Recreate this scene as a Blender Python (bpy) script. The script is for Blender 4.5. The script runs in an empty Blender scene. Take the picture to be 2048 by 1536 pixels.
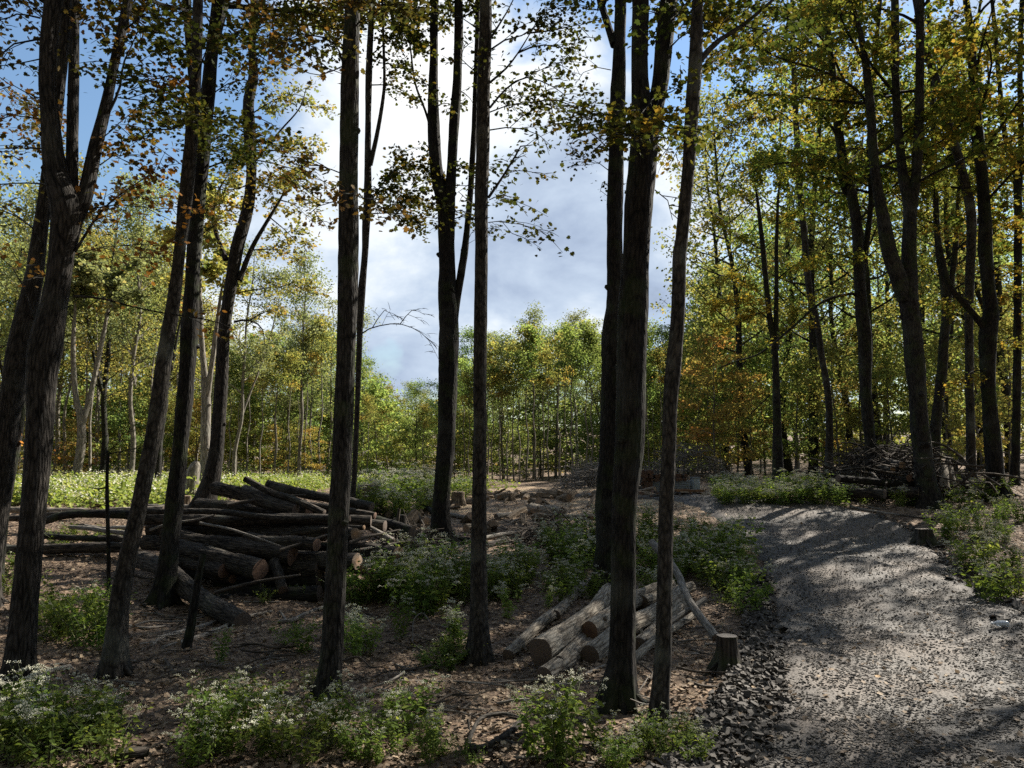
import bpy, math, random
import numpy as np
from mathutils import Vector

S = bpy.context.scene
COL = S.collection
R = math.radians
rng = np.random.default_rng(7)

# ------------------------------------------------------------------ camera
FPX, TH, CZ = 1540.0, R(6.0), 2.0
cam_d = bpy.data.cameras.new('camera'); cam = bpy.data.objects.new('camera', cam_d); COL.objects.link(cam)
cam.location = (0, 0, CZ); cam.rotation_euler = (R(96.0), 0, 0)
cam_d.sensor_width = 36; cam_d.lens = 36 * FPX / 2048; cam_d.clip_end = 3000; cam_d.clip_start = 0.05
S.camera = cam
ct, st = math.cos(TH), math.sin(TH)


def ray(px, py):
    xc, yc = (px - 1024) / FPX, (768 - py) / FPX
    return np.array([xc, ct - yc * st, st + yc * ct])


def P(px, py, Y):
    d = ray(px, py)
    return np.array([0, 0, CZ]) + d * (Y / d[1])


def zc(p):
    return p[1] * ct + (p[2] - CZ) * st


def proj(p):
    z = zc(p)
    return 1024 + FPX * p[0] / z, 768 - FPX * (-(p[1]) * st + (p[2] - CZ) * ct) / z


def sstep(a, b, x):
    t = np.clip((x - a) / (b - a), 0, 1)
    return t * t * (3 - 2 * t)


def terr(x, y):
    x = np.asarray(x, float); y = np.asarray(y, float)
    z = 1.05 * sstep(8, 22, y) + 0.035 * np.clip(x, 0, 30) * sstep(5, 20, y)
    z = z + 0.035 * np.sin(1.1 * x + 0.7 * y) + 0.03 * np.sin(1.9 * y - 0.8 * x + 1.3) + 0.02 * np.sin(3.1 * x + 2.3 * y)
    z = z + 0.35 * np.exp(-((x + 5.4) ** 2 / 14 + (y - 17.5) ** 2 / 9))
    z = z + 0.06 * np.sin(0.31 * x + 0.5) * sstep(14, 30, y) + 0.055 * np.clip(y - 58, 0, 300)
    return z


_T = np.concatenate([np.arange(1.5, 20, 0.1), np.arange(20, 150, 0.4)])


def G(px, py):
    """where the photo ray through (px, py) meets the ground"""
    d = ray(px, py); o = np.array([0, 0, CZ]); T = _T
    for _ in range(3):
        below = np.where(o[2] + d[2] * T <= terr(d[0] * T, d[1] * T))[0]
        if len(below) == 0: return P(px, py, 40)
        i = max(below[0], 1); T = np.linspace(T[i - 1], T[i], 24)
    return o + d * T[-1] if False else o + d * ((T[0] + T[-1]) / 2)


# ------------------------------------------------------------------ materials
def newmat(name):
    m = bpy.data.materials.new(name); m.use_nodes = True
    nt = m.node_tree; nt.nodes.clear()
    out = nt.nodes.new('ShaderNodeOutputMaterial')
    return m, nt, out


def nd(nt, typ, **kw):
    n = nt.nodes.new('ShaderNode' + typ)
    for k, v in kw.items():
        if k in n.inputs.keys(): n.inputs[k].default_value = v
        else: setattr(n, k, v)
    return n


def ramp(nt, fac, stops):
    r = nt.nodes.new('ShaderNodeValToRGB')
    els = r.color_ramp.elements
    while len(els) < len(stops): els.new(0.5)
    for e, (p, c) in zip(els, stops):
        e.position = p; e.color = (*c, 1)
    nt.links.new(fac, r.inputs['Fac'])
    return r.outputs['Color']


def vmul(nt, vec, s):
    n = nd(nt, 'VectorMath', operation='MULTIPLY'); nt.links.new(vec, n.inputs[0]); n.inputs[1].default_value = s
    return n.outputs[0]


def math2(nt, op, a, b):
    n = nd(nt, 'Math', operation=op)
    for i, v in enumerate((a, b)):
        if isinstance(v, (int, float)): n.inputs[i].default_value = v
        else: nt.links.new(v, n.inputs[i])
    return n.outputs[0]


def mix(nt, f, a, b, blend='MIX'):
    n = nt.nodes.new('ShaderNodeMix'); n.data_type = 'RGBA'; n.blend_type = blend
    for s, v in ((n.inputs[0], f), (n.inputs[6], a), (n.inputs[7], b)):
        if isinstance(v, (int, float)): s.default_value = v
        elif isinstance(v, tuple): s.default_value = (*v, 1)
        else: nt.links.new(v, s)
    return n.outputs[2]


def leaf_mat(name, stops, trans=0.5, tcol=1.3, gloss=True):
    m, nt, out = newmat(name)
    at = nd(nt, 'Attribute', attribute_name='var')
    c = ramp(nt, at.outputs['Fac'], stops)
    oi = nd(nt, 'ObjectInfo')
    hsv = nd(nt, 'HueSaturation'); nt.links.new(c, hsv.inputs['Color'])
    nt.links.new(math2(nt, 'ADD', math2(nt, 'MULTIPLY', oi.outputs['Random'], 0.03), 0.485), hsv.inputs['Hue'])
    nt.links.new(math2(nt, 'ADD', math2(nt, 'MULTIPLY', oi.outputs['Random'], 0.3), 0.85), hsv.inputs['Value'])
    c = hsv.outputs[0]
    if gloss:
        d = nd(nt, 'BsdfPrincipled', Roughness=0.75); d.inputs['Specular IOR Level'].default_value = 0.06
        nt.links.new(c, d.inputs['Base Color'])
    else:
        d = nd(nt, 'BsdfDiffuse'); nt.links.new(c, d.inputs['Color'])
    t = nd(nt, 'BsdfTranslucent')
    nt.links.new(mix(nt, 1.0, c, (tcol * 1.05, tcol, tcol * 0.6), 'MULTIPLY'), t.inputs['Color'])
    mx = nd(nt, 'MixShader', Fac=trans); nt.links.new(d.outputs[0], mx.inputs[1]); nt.links.new(t.outputs[0], mx.inputs[2])
    nt.links.new(mx.outputs[0], out.inputs[0])
    return m


def bark_mat(name, dark, light, ridge=(27, 27, 3.6), moss=0.0, bump=0.7, lichen=0.2, lich_col=(0.13, 0.14, 0.115)):
    m, nt, out = newmat(name)
    at = nd(nt, 'Attribute', attribute_name='barkco'); v = at.outputs['Vector']
    oi = nd(nt, 'ObjectInfo')
    add = nd(nt, 'VectorMath', operation='ADD'); nt.links.new(v, add.inputs[0])
    cb = nd(nt, 'CombineXYZ'); nt.links.new(math2(nt, 'MULTIPLY', oi.outputs['Random'], 37.0), cb.inputs[2]); nt.links.new(cb.outputs[0], add.inputs[1])
    v = add.outputs[0]
    n1 = nd(nt, 'TexNoise', Scale=1.0, Detail=5.0, Roughness=0.65, Distortion=0.15); nt.links.new(vmul(nt, v, ridge), n1.inputs['Vector'])
    vo = nd(nt, 'TexVoronoi', Scale=1.0, feature='DISTANCE_TO_EDGE'); nt.links.new(vmul(nt, v, (ridge[0] * 1.3, ridge[1] * 1.3, ridge[2] * 1.1)), vo.inputs['Vector'])
    n2 = nd(nt, 'TexNoise', Scale=1.7, Detail=3.0); nt.links.new(v, n2.inputs['Vector'])
    n3 = nd(nt, 'TexNoise', Scale=45.0, Detail=3.0); nt.links.new(v, n3.inputs['Vector'])
    h = math2(nt, 'ADD', n1.outputs['Fac'], math2(nt, 'MULTIPLY', math2(nt, 'MINIMUM', vo.outputs['Distance'], 0.3), 1.1))
    c = ramp(nt, h, [(0.42, dark), (0.86, light)])
    c = mix(nt, math2(nt, 'MULTIPLY', n3.outputs['Fac'], 0.5), c, tuple(0.6 * x for x in dark))
    lf = ramp(nt, n2.outputs['Fac'], [(0.55, (0, 0, 0)), (0.72, (1, 1, 1))])
    c = mix(nt, math2(nt, 'MULTIPLY', lf, lichen), c, lich_col)
    if moss > 0:
        geo = nd(nt, 'NewGeometry'); sp = nd(nt, 'SeparateXYZ'); nt.links.new(geo.outputs['Position'], sp.inputs[0])
        n4 = nd(nt, 'TexNoise', Scale=4.0, Detail=4.0); nt.links.new(v, n4.inputs['Vector'])
        mf = ramp(nt, n4.outputs['Fac'], [(0.5, (0, 0, 0)), (0.62, (1, 1, 1))])
        c = mix(nt, math2(nt, 'MULTIPLY', mf, moss), c, (0.05, 0.075, 0.02))
    b = nd(nt, 'BsdfPrincipled', Roughness=0.9); b.inputs['Specular IOR Level'].default_value = 0.15
    nt.links.new(c, b.inputs['Base Color'])
    bp = nd(nt, 'Bump', Strength=bump, Distance=0.03); nt.links.new(h, bp.inputs['Height']); nt.links.new(bp.outputs[0], b.inputs['Normal'])
    nt.links.new(b.outputs[0], out.inputs[0])
    return m


def cut_mat(name, c1, c2, pith):
    m, nt, out = newmat(name)
    at = nd(nt, 'Attribute', attribute_name='barkco'); v = at.outputs['Vector']
    nz = nd(nt, 'TexNoise', Scale=9.0, Detail=4.0); nt.links.new(v, nz.inputs['Vector'])
    ln = nd(nt, 'VectorMath', operation='LENGTH'); nt.links.new(v, ln.inputs[0])
    l = math2(nt, 'ADD', ln.outputs['Value'], math2(nt, 'MULTIPLY', nz.outputs['Fac'], 0.03))
    s = math2(nt, 'SINE', math2(nt, 'MULTIPLY', l, 420.0), 0)
    c = mix(nt, math2(nt, 'ADD', math2(nt, 'MULTIPLY', s, 0.22), 0.5), c1, c2)
    pf = ramp(nt, l, [(0.03, (1, 1, 1)), (0.10, (0, 0, 0))])
    c = mix(nt, math2(nt, 'MULTIPLY', pf, 0.7), c, pith)
    n2 = nd(nt, 'TexNoise', Scale=22.0, Detail=5.0); nt.links.new(v, n2.inputs['Vector'])
    c = mix(nt, ramp(nt, n2.outputs['Fac'], [(0.5, (0, 0, 0)), (0.8, (0.7, 0.7, 0.7))]), c, (0.05, 0.035, 0.025))
    b = nd(nt, 'BsdfPrincipled', Roughness=0.85); nt.links.new(c, b.inputs['Base Color'])
    bp = nd(nt, 'Bump', Strength=0.4, Distance=0.01); nt.links.new(n2.outputs['Fac'], bp.inputs['Height']); nt.links.new(bp.outputs[0], b.inputs['Normal'])
    nt.links.new(b.outputs[0], out.inputs[0])
    return m


def plain_mat(name, col, rough=0.8, noise=0.0, scale=6.0, bump=0.0, dark=None):
    m, nt, out = newmat(name)
    b = nd(nt, 'BsdfPrincipled', Roughness=rough)
    tc = nd(nt, 'TexCoord')
    n1 = nd(nt, 'TexNoise', Scale=scale, Detail=5.0); nt.links.new(tc.outputs['Object'], n1.inputs['Vector'])
    c = ramp(nt, n1.outputs['Fac'], [(0.3, dark or tuple(x * (1 - noise) for x in col)), (0.7, col)])
    nt.links.new(c, b.inputs['Base Color'])
    if bump:
        bp = nd(nt, 'Bump', Strength=bump, Distance=0.02); nt.links.new(n1.outputs['Fac'], bp.inputs['Height']); nt.links.new(bp.outputs[0], b.inputs['Normal'])
    nt.links.new(b.outputs[0], out.inputs[0])
    return m


def var_mat(name, stops, rough=0.85, trans=0.0):
    m, nt, out = newmat(name)
    at = nd(nt, 'Attribute', attribute_name='var')
    b = nd(nt, 'BsdfPrincipled', Roughness=rough); b.inputs['Specular IOR Level'].default_value = 0.2
    c = ramp(nt, at.outputs['Fac'], stops)
    tc = nd(nt, 'TexCoord'); n1 = nd(nt, 'TexNoise', Scale=30.0, Detail=3.0); nt.links.new(tc.outputs['Object'], n1.inputs['Vector'])
    c = mix(nt, math2(nt, 'MULTIPLY', n1.outputs['Fac'], 0.5), c, tuple(0.5 * x for x in stops[len(stops) // 2][1]))
    nt.links.new(c, b.inputs['Base Color'])
    if trans:
        t = nd(nt, 'BsdfTranslucent'); nt.links.new(c, t.inputs['Color'])
        mx = nd(nt, 'MixShader', Fac=trans); nt.links.new(b.outputs[0], mx.inputs[1]); nt.links.new(t.outputs[0], mx.inputs[2])
        nt.links.new(mx.outputs[0], out.inputs[0])
    else:
        nt.links.new(b.outputs[0], out.inputs[0])
    return m


M = {}
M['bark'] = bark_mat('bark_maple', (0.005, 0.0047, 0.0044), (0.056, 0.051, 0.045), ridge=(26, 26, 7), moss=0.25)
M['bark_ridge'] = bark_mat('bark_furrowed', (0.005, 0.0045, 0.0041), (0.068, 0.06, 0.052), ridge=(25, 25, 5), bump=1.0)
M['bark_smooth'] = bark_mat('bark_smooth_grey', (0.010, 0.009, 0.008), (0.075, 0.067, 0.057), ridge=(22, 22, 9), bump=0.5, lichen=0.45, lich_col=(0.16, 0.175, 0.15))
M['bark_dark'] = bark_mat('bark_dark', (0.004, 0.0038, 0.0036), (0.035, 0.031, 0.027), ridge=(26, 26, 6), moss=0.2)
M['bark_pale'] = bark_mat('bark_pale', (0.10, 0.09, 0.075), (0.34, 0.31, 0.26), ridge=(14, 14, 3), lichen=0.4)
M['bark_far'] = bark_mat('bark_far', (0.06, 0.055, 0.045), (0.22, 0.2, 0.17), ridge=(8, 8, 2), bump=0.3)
M['bark_log'] = bark_mat('bark_log', (0.0075, 0.0067, 0.006), (0.105, 0.09, 0.074), ridge=(24, 24, 4.5), bump=1.0, lichen=0.3)
M['bark_log_pale'] = bark_mat('bark_log_pale', (0.075, 0.06, 0.046), (0.4, 0.35, 0.28), ridge=(18, 18, 3.5), bump=0.9, lichen=0.35, lich_col=(0.4, 0.375, 0.32))
M['stick'] = bark_mat('weathered_stick', (0.09, 0.08, 0.07), (0.3, 0.275, 0.24), ridge=(30, 30, 4), bump=0.4)
M['stick_dark'] = bark_mat('dark_stick', (0.03, 0.026, 0.022), (0.13, 0.11, 0.09), ridge=(30, 30, 4), bump=0.4)
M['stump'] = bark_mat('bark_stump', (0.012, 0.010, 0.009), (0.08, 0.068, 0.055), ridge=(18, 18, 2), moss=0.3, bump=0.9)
M['stump_lit'] = bark_mat('bark_stump_lit_brown', (0.06, 0.045, 0.03), (0.26, 0.2, 0.14), ridge=(16, 16, 2), bump=0.9)  # browner stump bark, also lightened in colour to look sunlit
# birch
m_, nt_, out_ = newmat('bark_birch')
at_ = nd(nt_, 'Attribute', attribute_name='barkco')
n_ = nd(nt_, 'TexNoise', Scale=1.0, Detail=3.0); nt_.links.new(vmul(nt_, at_.outputs['Vector'], (5, 5, 9)), n_.inputs['Vector'])
c_ = ramp(nt_, n_.outputs['Fac'], [(0.38, (0.05, 0.045, 0.04)), (0.48, (0.6, 0.58, 0.53))])
b_ = nd(nt_, 'BsdfPrincipled', Roughness=0.7); nt_.links.new(c_, b_.inputs['Base Color']); nt_.links.new(b_.outputs[0], out_.inputs[0])
M['birch'] = m_
M['cut'] = cut_mat('cut_wood', (0.16, 0.088, 0.052), (0.10, 0.058, 0.036), (0.08, 0.04, 0.025))
M['cut_pale'] = cut_mat('cut_wood_pale', (0.21, 0.15, 0.1), (0.15, 0.105, 0.07), (0.3, 0.17, 0.08))
M['stump_top'] = cut_mat('stump_top_wood', (0.05, 0.042, 0.035), (0.035, 0.03, 0.026), (0.03, 0.025, 0.02))
M['cut_old'] = cut_mat('cut_wood_grey', (0.10, 0.073, 0.055), (0.065, 0.048, 0.037), (0.1, 0.07, 0.05))

OLIVE = [(0.0, (0.035, 0.05, 0.014)), (0.45, (0.065, 0.072, 0.018)), (0.75, (0.12, 0.10, 0.022)), (1.0, (0.19, 0.12, 0.025))]
BRONZE = [(0.0, (0.045, 0.05, 0.018)), (0.4, (0.075, 0.06, 0.022)), (0.75, (0.12, 0.065, 0.025)), (1.0, (0.2, 0.085, 0.025))]
GOLD = [(0.0, (0.10, 0.13, 0.05)), (0.4, (0.18, 0.185, 0.07)), (0.75, (0.25, 0.222, 0.08)), (1.0, (0.31, 0.205, 0.07))]  # blue lifted: a hazy sky sheen put into the far leaves' colour
GREEN = [(0.0, (0.06, 0.095, 0.04)), (0.5, (0.105, 0.155, 0.06)), (0.85, (0.16, 0.195, 0.075)), (1.0, (0.22, 0.22, 0.075))]
LGREEN = [(0.0, (0.095, 0.145, 0.055)), (0.5, (0.16, 0.215, 0.08)), (0.85, (0.23, 0.26, 0.09)), (1.0, (0.29, 0.26, 0.09))]
SILVER = [(0.0, (0.12, 0.15, 0.085)), (0.5, (0.2, 0.23, 0.13)), (0.85, (0.27, 0.28, 0.16)), (1.0, (0.3, 0.27, 0.13))]
ORANGE = [(0.0, (0.16, 0.165, 0.06)), (0.4, (0.235, 0.195, 0.07)), (0.75, (0.31, 0.19, 0.07)), (1.0, (0.35, 0.155, 0.055))]
M['leaf_olive'] = leaf_mat('leaf_olive', OLIVE, 0.4, 1.2)
M['leaf_bronze'] = leaf_mat('leaf_bronze', BRONZE, 0.36, 1.2)
M['leaf_wood'] = leaf_mat('leaf_wood', [(0.0, (0.06, 0.095, 0.025)), (0.4, (0.125, 0.145, 0.035)), (0.75, (0.185, 0.16, 0.036)), (1.0, (0.27, 0.17, 0.038))], 0.5, 1.3, False)
M['leaf_gold'] = leaf_mat('leaf_gold', GOLD, 0.52, 1.55, False)
M['leaf_green'] = leaf_mat('leaf_green', GREEN, 0.52, 1.55, False)
M['leaf_lgreen'] = leaf_mat('leaf_light_green', LGREEN, 0.52, 1.55, False)
M['leaf_silver'] = leaf_mat('leaf_silver_green', SILVER, 0.5, 1.4, False)
M['leaf_orange'] = leaf_mat('leaf_orange', ORANGE, 0.52, 1.55, False)
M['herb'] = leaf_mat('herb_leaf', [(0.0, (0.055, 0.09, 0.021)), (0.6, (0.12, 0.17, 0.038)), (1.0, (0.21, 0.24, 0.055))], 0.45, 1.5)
M['herb_sunlit'] = leaf_mat('herb_leaf_sunlit', [(0.0, (0.12, 0.19, 0.045)), (0.6, (0.21, 0.28, 0.075)), (1.0, (0.33, 0.36, 0.11))], 0.45, 1.3)  # same herb leaf made lighter, full sun put into its colour
M['stem'] = plain_mat('herb_stem', (0.11, 0.13, 0.05), 0.7, 0.4)
M['blossom'] = leaf_mat('white_blossom', [(0.0, (0.4, 0.41, 0.32)), (1.0, (0.72, 0.71, 0.62))], 0.3, 1.0, False)
M['litter'] = var_mat('fallen_leaf', [(0.0, (0.065, 0.05, 0.037)), (0.35, (0.155, 0.112, 0.075)), (0.7, (0.28, 0.208, 0.138)), (0.93, (0.42, 0.33, 0.225)), (1.0, (0.46, 0.29, 0.13))], 0.7, 0.15)
M['stone'] = var_mat('slate_chip', [(0.0, (0.027, 0.024, 0.021)), (0.5, (0.068, 0.061, 0.053)), (0.85, (0.125, 0.112, 0.096)), (1.0, (0.22, 0.192, 0.16))], 0.75)

# ------------------------------------------------------------------ mesh helpers


class Buf:
    def __init__(s):
        s.v, s.f3, s.f4, s.bark, s.var, s.m3, s.m4, s.n = [], [], [], [], [], [], [], 0

    def add(s, v, f3=None, f4=None, bark=None, var=None, mi=0):
        v = np.asarray(v, np.float32).reshape(-1, 3)
        s.v.append(v)
        if f3 is not None and len(f3):
            f = np.asarray(f3, np.int32) + s.n; s.f3.append(f); s.m3.append(np.full(len(f), mi, np.int32))
        if f4 is not None and len(f4):
            f = np.asarray(f4, np.int32) + s.n; s.f4.append(f); s.m4.append(np.full(len(f), mi, np.int32))
        s.bark.append(v if bark is None else np.asarray(bark, np.float32).reshape(-1, 3))
        s.var.append(np.full(len(v), 0.5, np.float32) if var is None else np.asarray(var, np.float32))
        s.n += len(v)

    def build(s, name, mats, parent=None, smooth=True, origin=None):
        v = np.concatenate(s.v) if s.v else np.zeros((0, 3), np.float32)
        off = np.array(parent.location if parent is not None else (origin if origin is not None else (0, 0, 0)), np.float32)
        if parent is not None and parent.parent is not None:
            off = off + np.array(parent.parent.location, np.float32)
        v = v - off
        f3 = np.concatenate(s.f3) if s.f3 else np.zeros((0, 3), np.int32)
        f4 = np.concatenate(s.f4) if s.f4 else np.zeros((0, 4), np.int32)
        me = bpy.data.meshes.new(name)
        me.vertices.add(len(v)); me.vertices.foreach_set('co', v.ravel())
        loops = np.concatenate([f3.ravel(), f4.ravel()])
        me.loops.add(len(loops)); me.loops.foreach_set('vertex_index', loops)
        starts = np.concatenate([np.arange(len(f3)) * 3, len(f3) * 3 + np.arange(len(f4)) * 4]).astype(np.int32)
        me.polygons.add(len(starts)); me.polygons.foreach_set('loop_start', starts)
        mi = np.concatenate((s.m3 or [np.zeros(0, np.int32)]) + (s.m4 or [np.zeros(0, np.int32)])).astype(np.int32)
        me.polygons.foreach_set('material_index', mi)
        me.polygons.foreach_set('use_smooth', np.full(len(starts), smooth))
        a = me.attributes.new('barkco', 'FLOAT_VECTOR', 'POINT'); a.data.foreach_set('vector', np.concatenate(s.bark).ravel() if s.v else [])
        a = me.attributes.new('var', 'FLOAT', 'POINT'); a.data.foreach_set('value', np.concatenate(s.var) if s.v else [])
        me.update(calc_edges=True)
        for m in (mats if isinstance(mats, (list, tuple)) else [mats]): me.materials.append(m)
        o = bpy.data.objects.new(name, me); COL.objects.link(o)
        if parent is not None: o.parent = parent
        elif origin is not None: o.location = origin
        return o


def tag(o, label=None, cat=None, group=None, kind=None):
    if label: o['label'] = label
    if cat: o['category'] = cat
    if group: o['group'] = group
    if kind: o['kind'] = kind
    elif cat: o['kind'] = 'thing'
    return o


def thing(name, loc, label=None, cat=None, group=None):
    o = bpy.data.objects.new(name, None); COL.objects.link(o); o.location = tuple(float(x) for x in loc); o.empty_display_size = 0.1
    return tag(o, label, cat, group)


def dup(root, loc, rotz=0.0, scale=1.0, label=None, group=None, cat=None):
    r = root.copy(); COL.objects.link(r); r.location = tuple(float(x) for x in loc); r.rotation_euler = (0, 0, rotz)
    r.scale = (scale,) * 3 if np.isscalar(scale) else scale
    for ch in list(root.children):
        c = ch.copy(); COL.objects.link(c); c.parent = r
        for g in list(ch.children):
            d = g.copy(); COL.objects.link(d); d.parent = c
    tag(r, label, cat, group)
    return r


def catmull(pts, rad, step):
    pts = np.asarray(pts, float); rad = np.asarray(rad, float)
    if len(pts) == 2:
        n = max(2, int(np.linalg.norm(pts[1] - pts[0]) / step) + 1); t = np.linspace(0, 1, n)[:, None]
        return pts[0] * (1 - t) + pts[1] * t, rad[0] * (1 - t[:, 0]) + rad[1] * t[:, 0]
    seg = np.linalg.norm(np.diff(pts, axis=0), axis=1); u = np.concatenate([[0], np.cumsum(np.maximum(seg, 1e-4))])
    n = max(3, int(u[-1] / step) + 1); q = np.linspace(0, u[-1], n)
    A = np.column_stack([pts, rad])
    tg = np.zeros_like(A)
    tg[1:-1] = (A[2:] - A[:-2]) / (u[2:] - u[:-2])[:, None]
    tg[0] = (A[1] - A[0]) / (u[1] - u[0]); tg[-1] = (A[-1] - A[-2]) / (u[-1] - u[-2])
    i = np.clip(np.searchsorted(u, q, side='right') - 1, 0, len(u) - 2)
    h = (u[i + 1] - u[i])[:, None]; s = ((q - u[i])[:, None]) / h
    h00 = 2 * s**3 - 3 * s**2 + 1; h10 = s**3 - 2 * s**2 + s; h01 = -2 * s**3 + 3 * s**2; h11 = s**3 - s**2
    B = h00 * A[i] + h10 * h * tg[i] + h01 * A[i + 1] + h11 * h * tg[i + 1]
    return B[:, :3], np.maximum(B[:, 3], 0.002)


def tube_rings(c, r, k, rough, rg, flare=None, wob=0.0):
    n = len(c)
    T = np.gradient(c, axis=0); T /= np.linalg.norm(T, axis=1)[:, None] + 1e-9
    up = np.array([0, 0, 1.0]) if abs(T[0][2]) < 0.9 else np.array([1.0, 0, 0])
    N = np.zeros_like(c); N[0] = np.cross(np.cross(T[0], up), T[0]); N[0] /= np.linalg.norm(N[0])
    for i in range(1, n):
        v = N[i - 1] - T[i] * np.dot(N[i - 1], T[i]); N[i] = v / (np.linalg.norm(v) + 1e-9)
    Bn = np.cross(T, N)
    s = np.concatenate([[0], np.cumsum(np.linalg.norm(np.diff(c, axis=0), axis=1))])
    th = np.linspace(0, 2 * np.pi, k, endpoint=False)
    rr = np.ones((n, k))
    for _ in range(5):
        a = rg.integers(1, 5); b = rg.uniform(0.5, 6); ph = rg.uniform(0, 6.28)
        rr += rough * 0.45 * np.sin(a * th[None] + b * s[:, None] + ph)
    rr += rough * 0.5 * rg.standard_normal((n, k)) * 0.6
    if flare is not None:
        amt, hh, lob, ph = flare
        f = np.exp(-np.maximum(s - 0.15, 0) / hh)[:, None]
        rr *= 1 + amt * f * (0.55 + 0.45 * np.cos(lob * th[None] + ph))
    r2 = r[:, None] * rr
    V = c[:, None] + (N[:, None] * np.cos(th)[None, :, None] + Bn[:, None] * np.sin(th)[None, :, None]) * r2[..., None]
    rm = r[:, None]
    bark = np.stack([np.cos(th)[None] * rm, np.sin(th)[None] * rm, np.broadcast_to(s[:, None], rm.repeat(k, 1).shape)], -1)
    return V, bark


def add_tube(buf, pts, rad, k=10, step=0.15, rough=0.06, rg=rng, flare=None, mi=0, closed_end=False):
    c, r = catmull(pts, rad, step)
    V, bk = tube_rings(c, r, k, rough, rg, flare)
    n = len(c)
    i = np.arange(n - 1)[:, None] * k; j = np.arange(k)[None]; j2 = (j + 1) % k
    f4 = np.stack([i + j, i + j2, i + k + j2, i + k + j], -1).reshape(-1, 4)
    buf.add(V.reshape(-1, 3), None, f4, bk.reshape(-1, 3), rg.uniform(0, 1) * np.ones(n * k), mi)
    if closed_end:
        for e, sgn in ((0, -1), (n - 1, 1)):
            ring = V[e]; cen = ring.mean(0)
            f = [(k, (q + 1) % k, q) if sgn < 0 else (k, q, (q + 1) % k) for q in range(k)]
            buf.add(np.vstack([ring, cen]), f, None, np.vstack([bk[e], bk[e].mean(0)]), None, mi)
    return V, bk, c, r


def disc(buf, ring, c, nrm, rg, dome=0.0):
    k = len(ring); cen = ring.mean(0)
    mid = cen + (ring - cen) * 0.5 + nrm * dome
    d = np.linalg.norm(ring - cen, axis=1); th = np.linspace(0, 2 * np.pi, k, endpoint=False)
    V = np.vstack([ring, mid, (cen + nrm * dome)[None]])
    bk = np.zeros((2 * k + 1, 3)); bk[:k, 0] = np.cos(th) * d; bk[:k, 1] = np.sin(th) * d; bk[k:2 * k] = bk[:k] * 0.5
    q = np.arange(k); q2 = (q + 1) % k
    f4 = np.stack([q, q2, k + q2, k + q], -1); f3 = np.stack([k + q, k + q2, np.full(k, 2 * k)], -1)
    buf.add(V, f3, f4, bk)


# ---- leaves
def fan(outline, z=None, center=None):
    o = [(x, y, 0.0) for x, y in outline]
    if center is None:
        v = np.array(o); f = [(0, i, i + 1) for i in range(1, len(o) - 1)]
    else:
        v = np.array(o + [center]); c = len(o); f = [(c, i, (i + 1) % len(o)) for i in range(len(o))]
    v[:, 2] += -0.35 * v[:, 0] ** 2 - 0.18 * (v[:, 1] - 0.3) ** 2 + 0.25 * np.abs(v[:, 0])
    return v, np.array(f)


half = [(0.0, 0.05), (0.24, -0.05), (0.36, 0.14), (0.52, 0.27), (0.37, 0.42), (0.43, 0.74), (0.22, 0.68), (0.0, 0.98)]
MAPLE = fan(half + [(-x, y) for x, y in half[-2:0:-1]], center=(0, 0.35, 0.0))
half = [(0.0, 0.0), (0.45, 0.18), (0.28, 0.42), (0.36, 0.7), (0.0, 1.0)]
MIDL = fan(half + [(-x, y) for x, y in half[-2:0:-1]], center=(0, 0.4, 0.0))
OVATE = fan([(0, 0), (0.27, 0.15), (0.3, 0.42), (0.13, 0.78), (0, 1), (-0.13, 0.78), (-0.3, 0.42), (-0.27, 0.15)])
RHOMB = (np.array([(0, 0, 0), (0.38, 0.45, 0.1), (0, 1, -0.06), (-0.38, 0.45, 0.1)], float), np.array([(0, 1, 2), (0, 2, 3)]))


def add_leaves(buf, pos, size, tmpl, rg, var, mi=0, upbias=1.0, tilt=0.55, dirv=None, droop=0.3):
    n = len(pos)
    if n == 0: return
    tv, tf = tmpl; m = len(tv)
    nrm = rg.standard_normal((n, 3)) * tilt; nrm[:, 2] += upbias
    nrm /= np.linalg.norm(nrm, axis=1)[:, None] + 1e-9
    if dirv is None:
        d = rg.standard_normal((n, 3))
    else:
        d = dirv + rg.standard_normal((n, 3)) * 0.5
    d[:, 2] -= droop
    d -= nrm * np.sum(d * nrm, 1)[:, None]; d /= np.linalg.norm(d, axis=1)[:, None] + 1e-9
    x = np.cross(d, nrm)
    size = np.broadcast_to(size, (n,))
    V = pos[:, None] + size[:, None, None] * (tv[None, :, 0:1] * x[:, None] + tv[None, :, 1:2] * d[:, None] + tv[None, :, 2:3] * nrm[:, None])
    F = (np.arange(n) * m)[:, None, None] + tf[None]
    buf.add(V.reshape(-1, 3), F.reshape(-1, 3), None, None, np.repeat(np.clip(var, 0, 1), m), mi)


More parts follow.
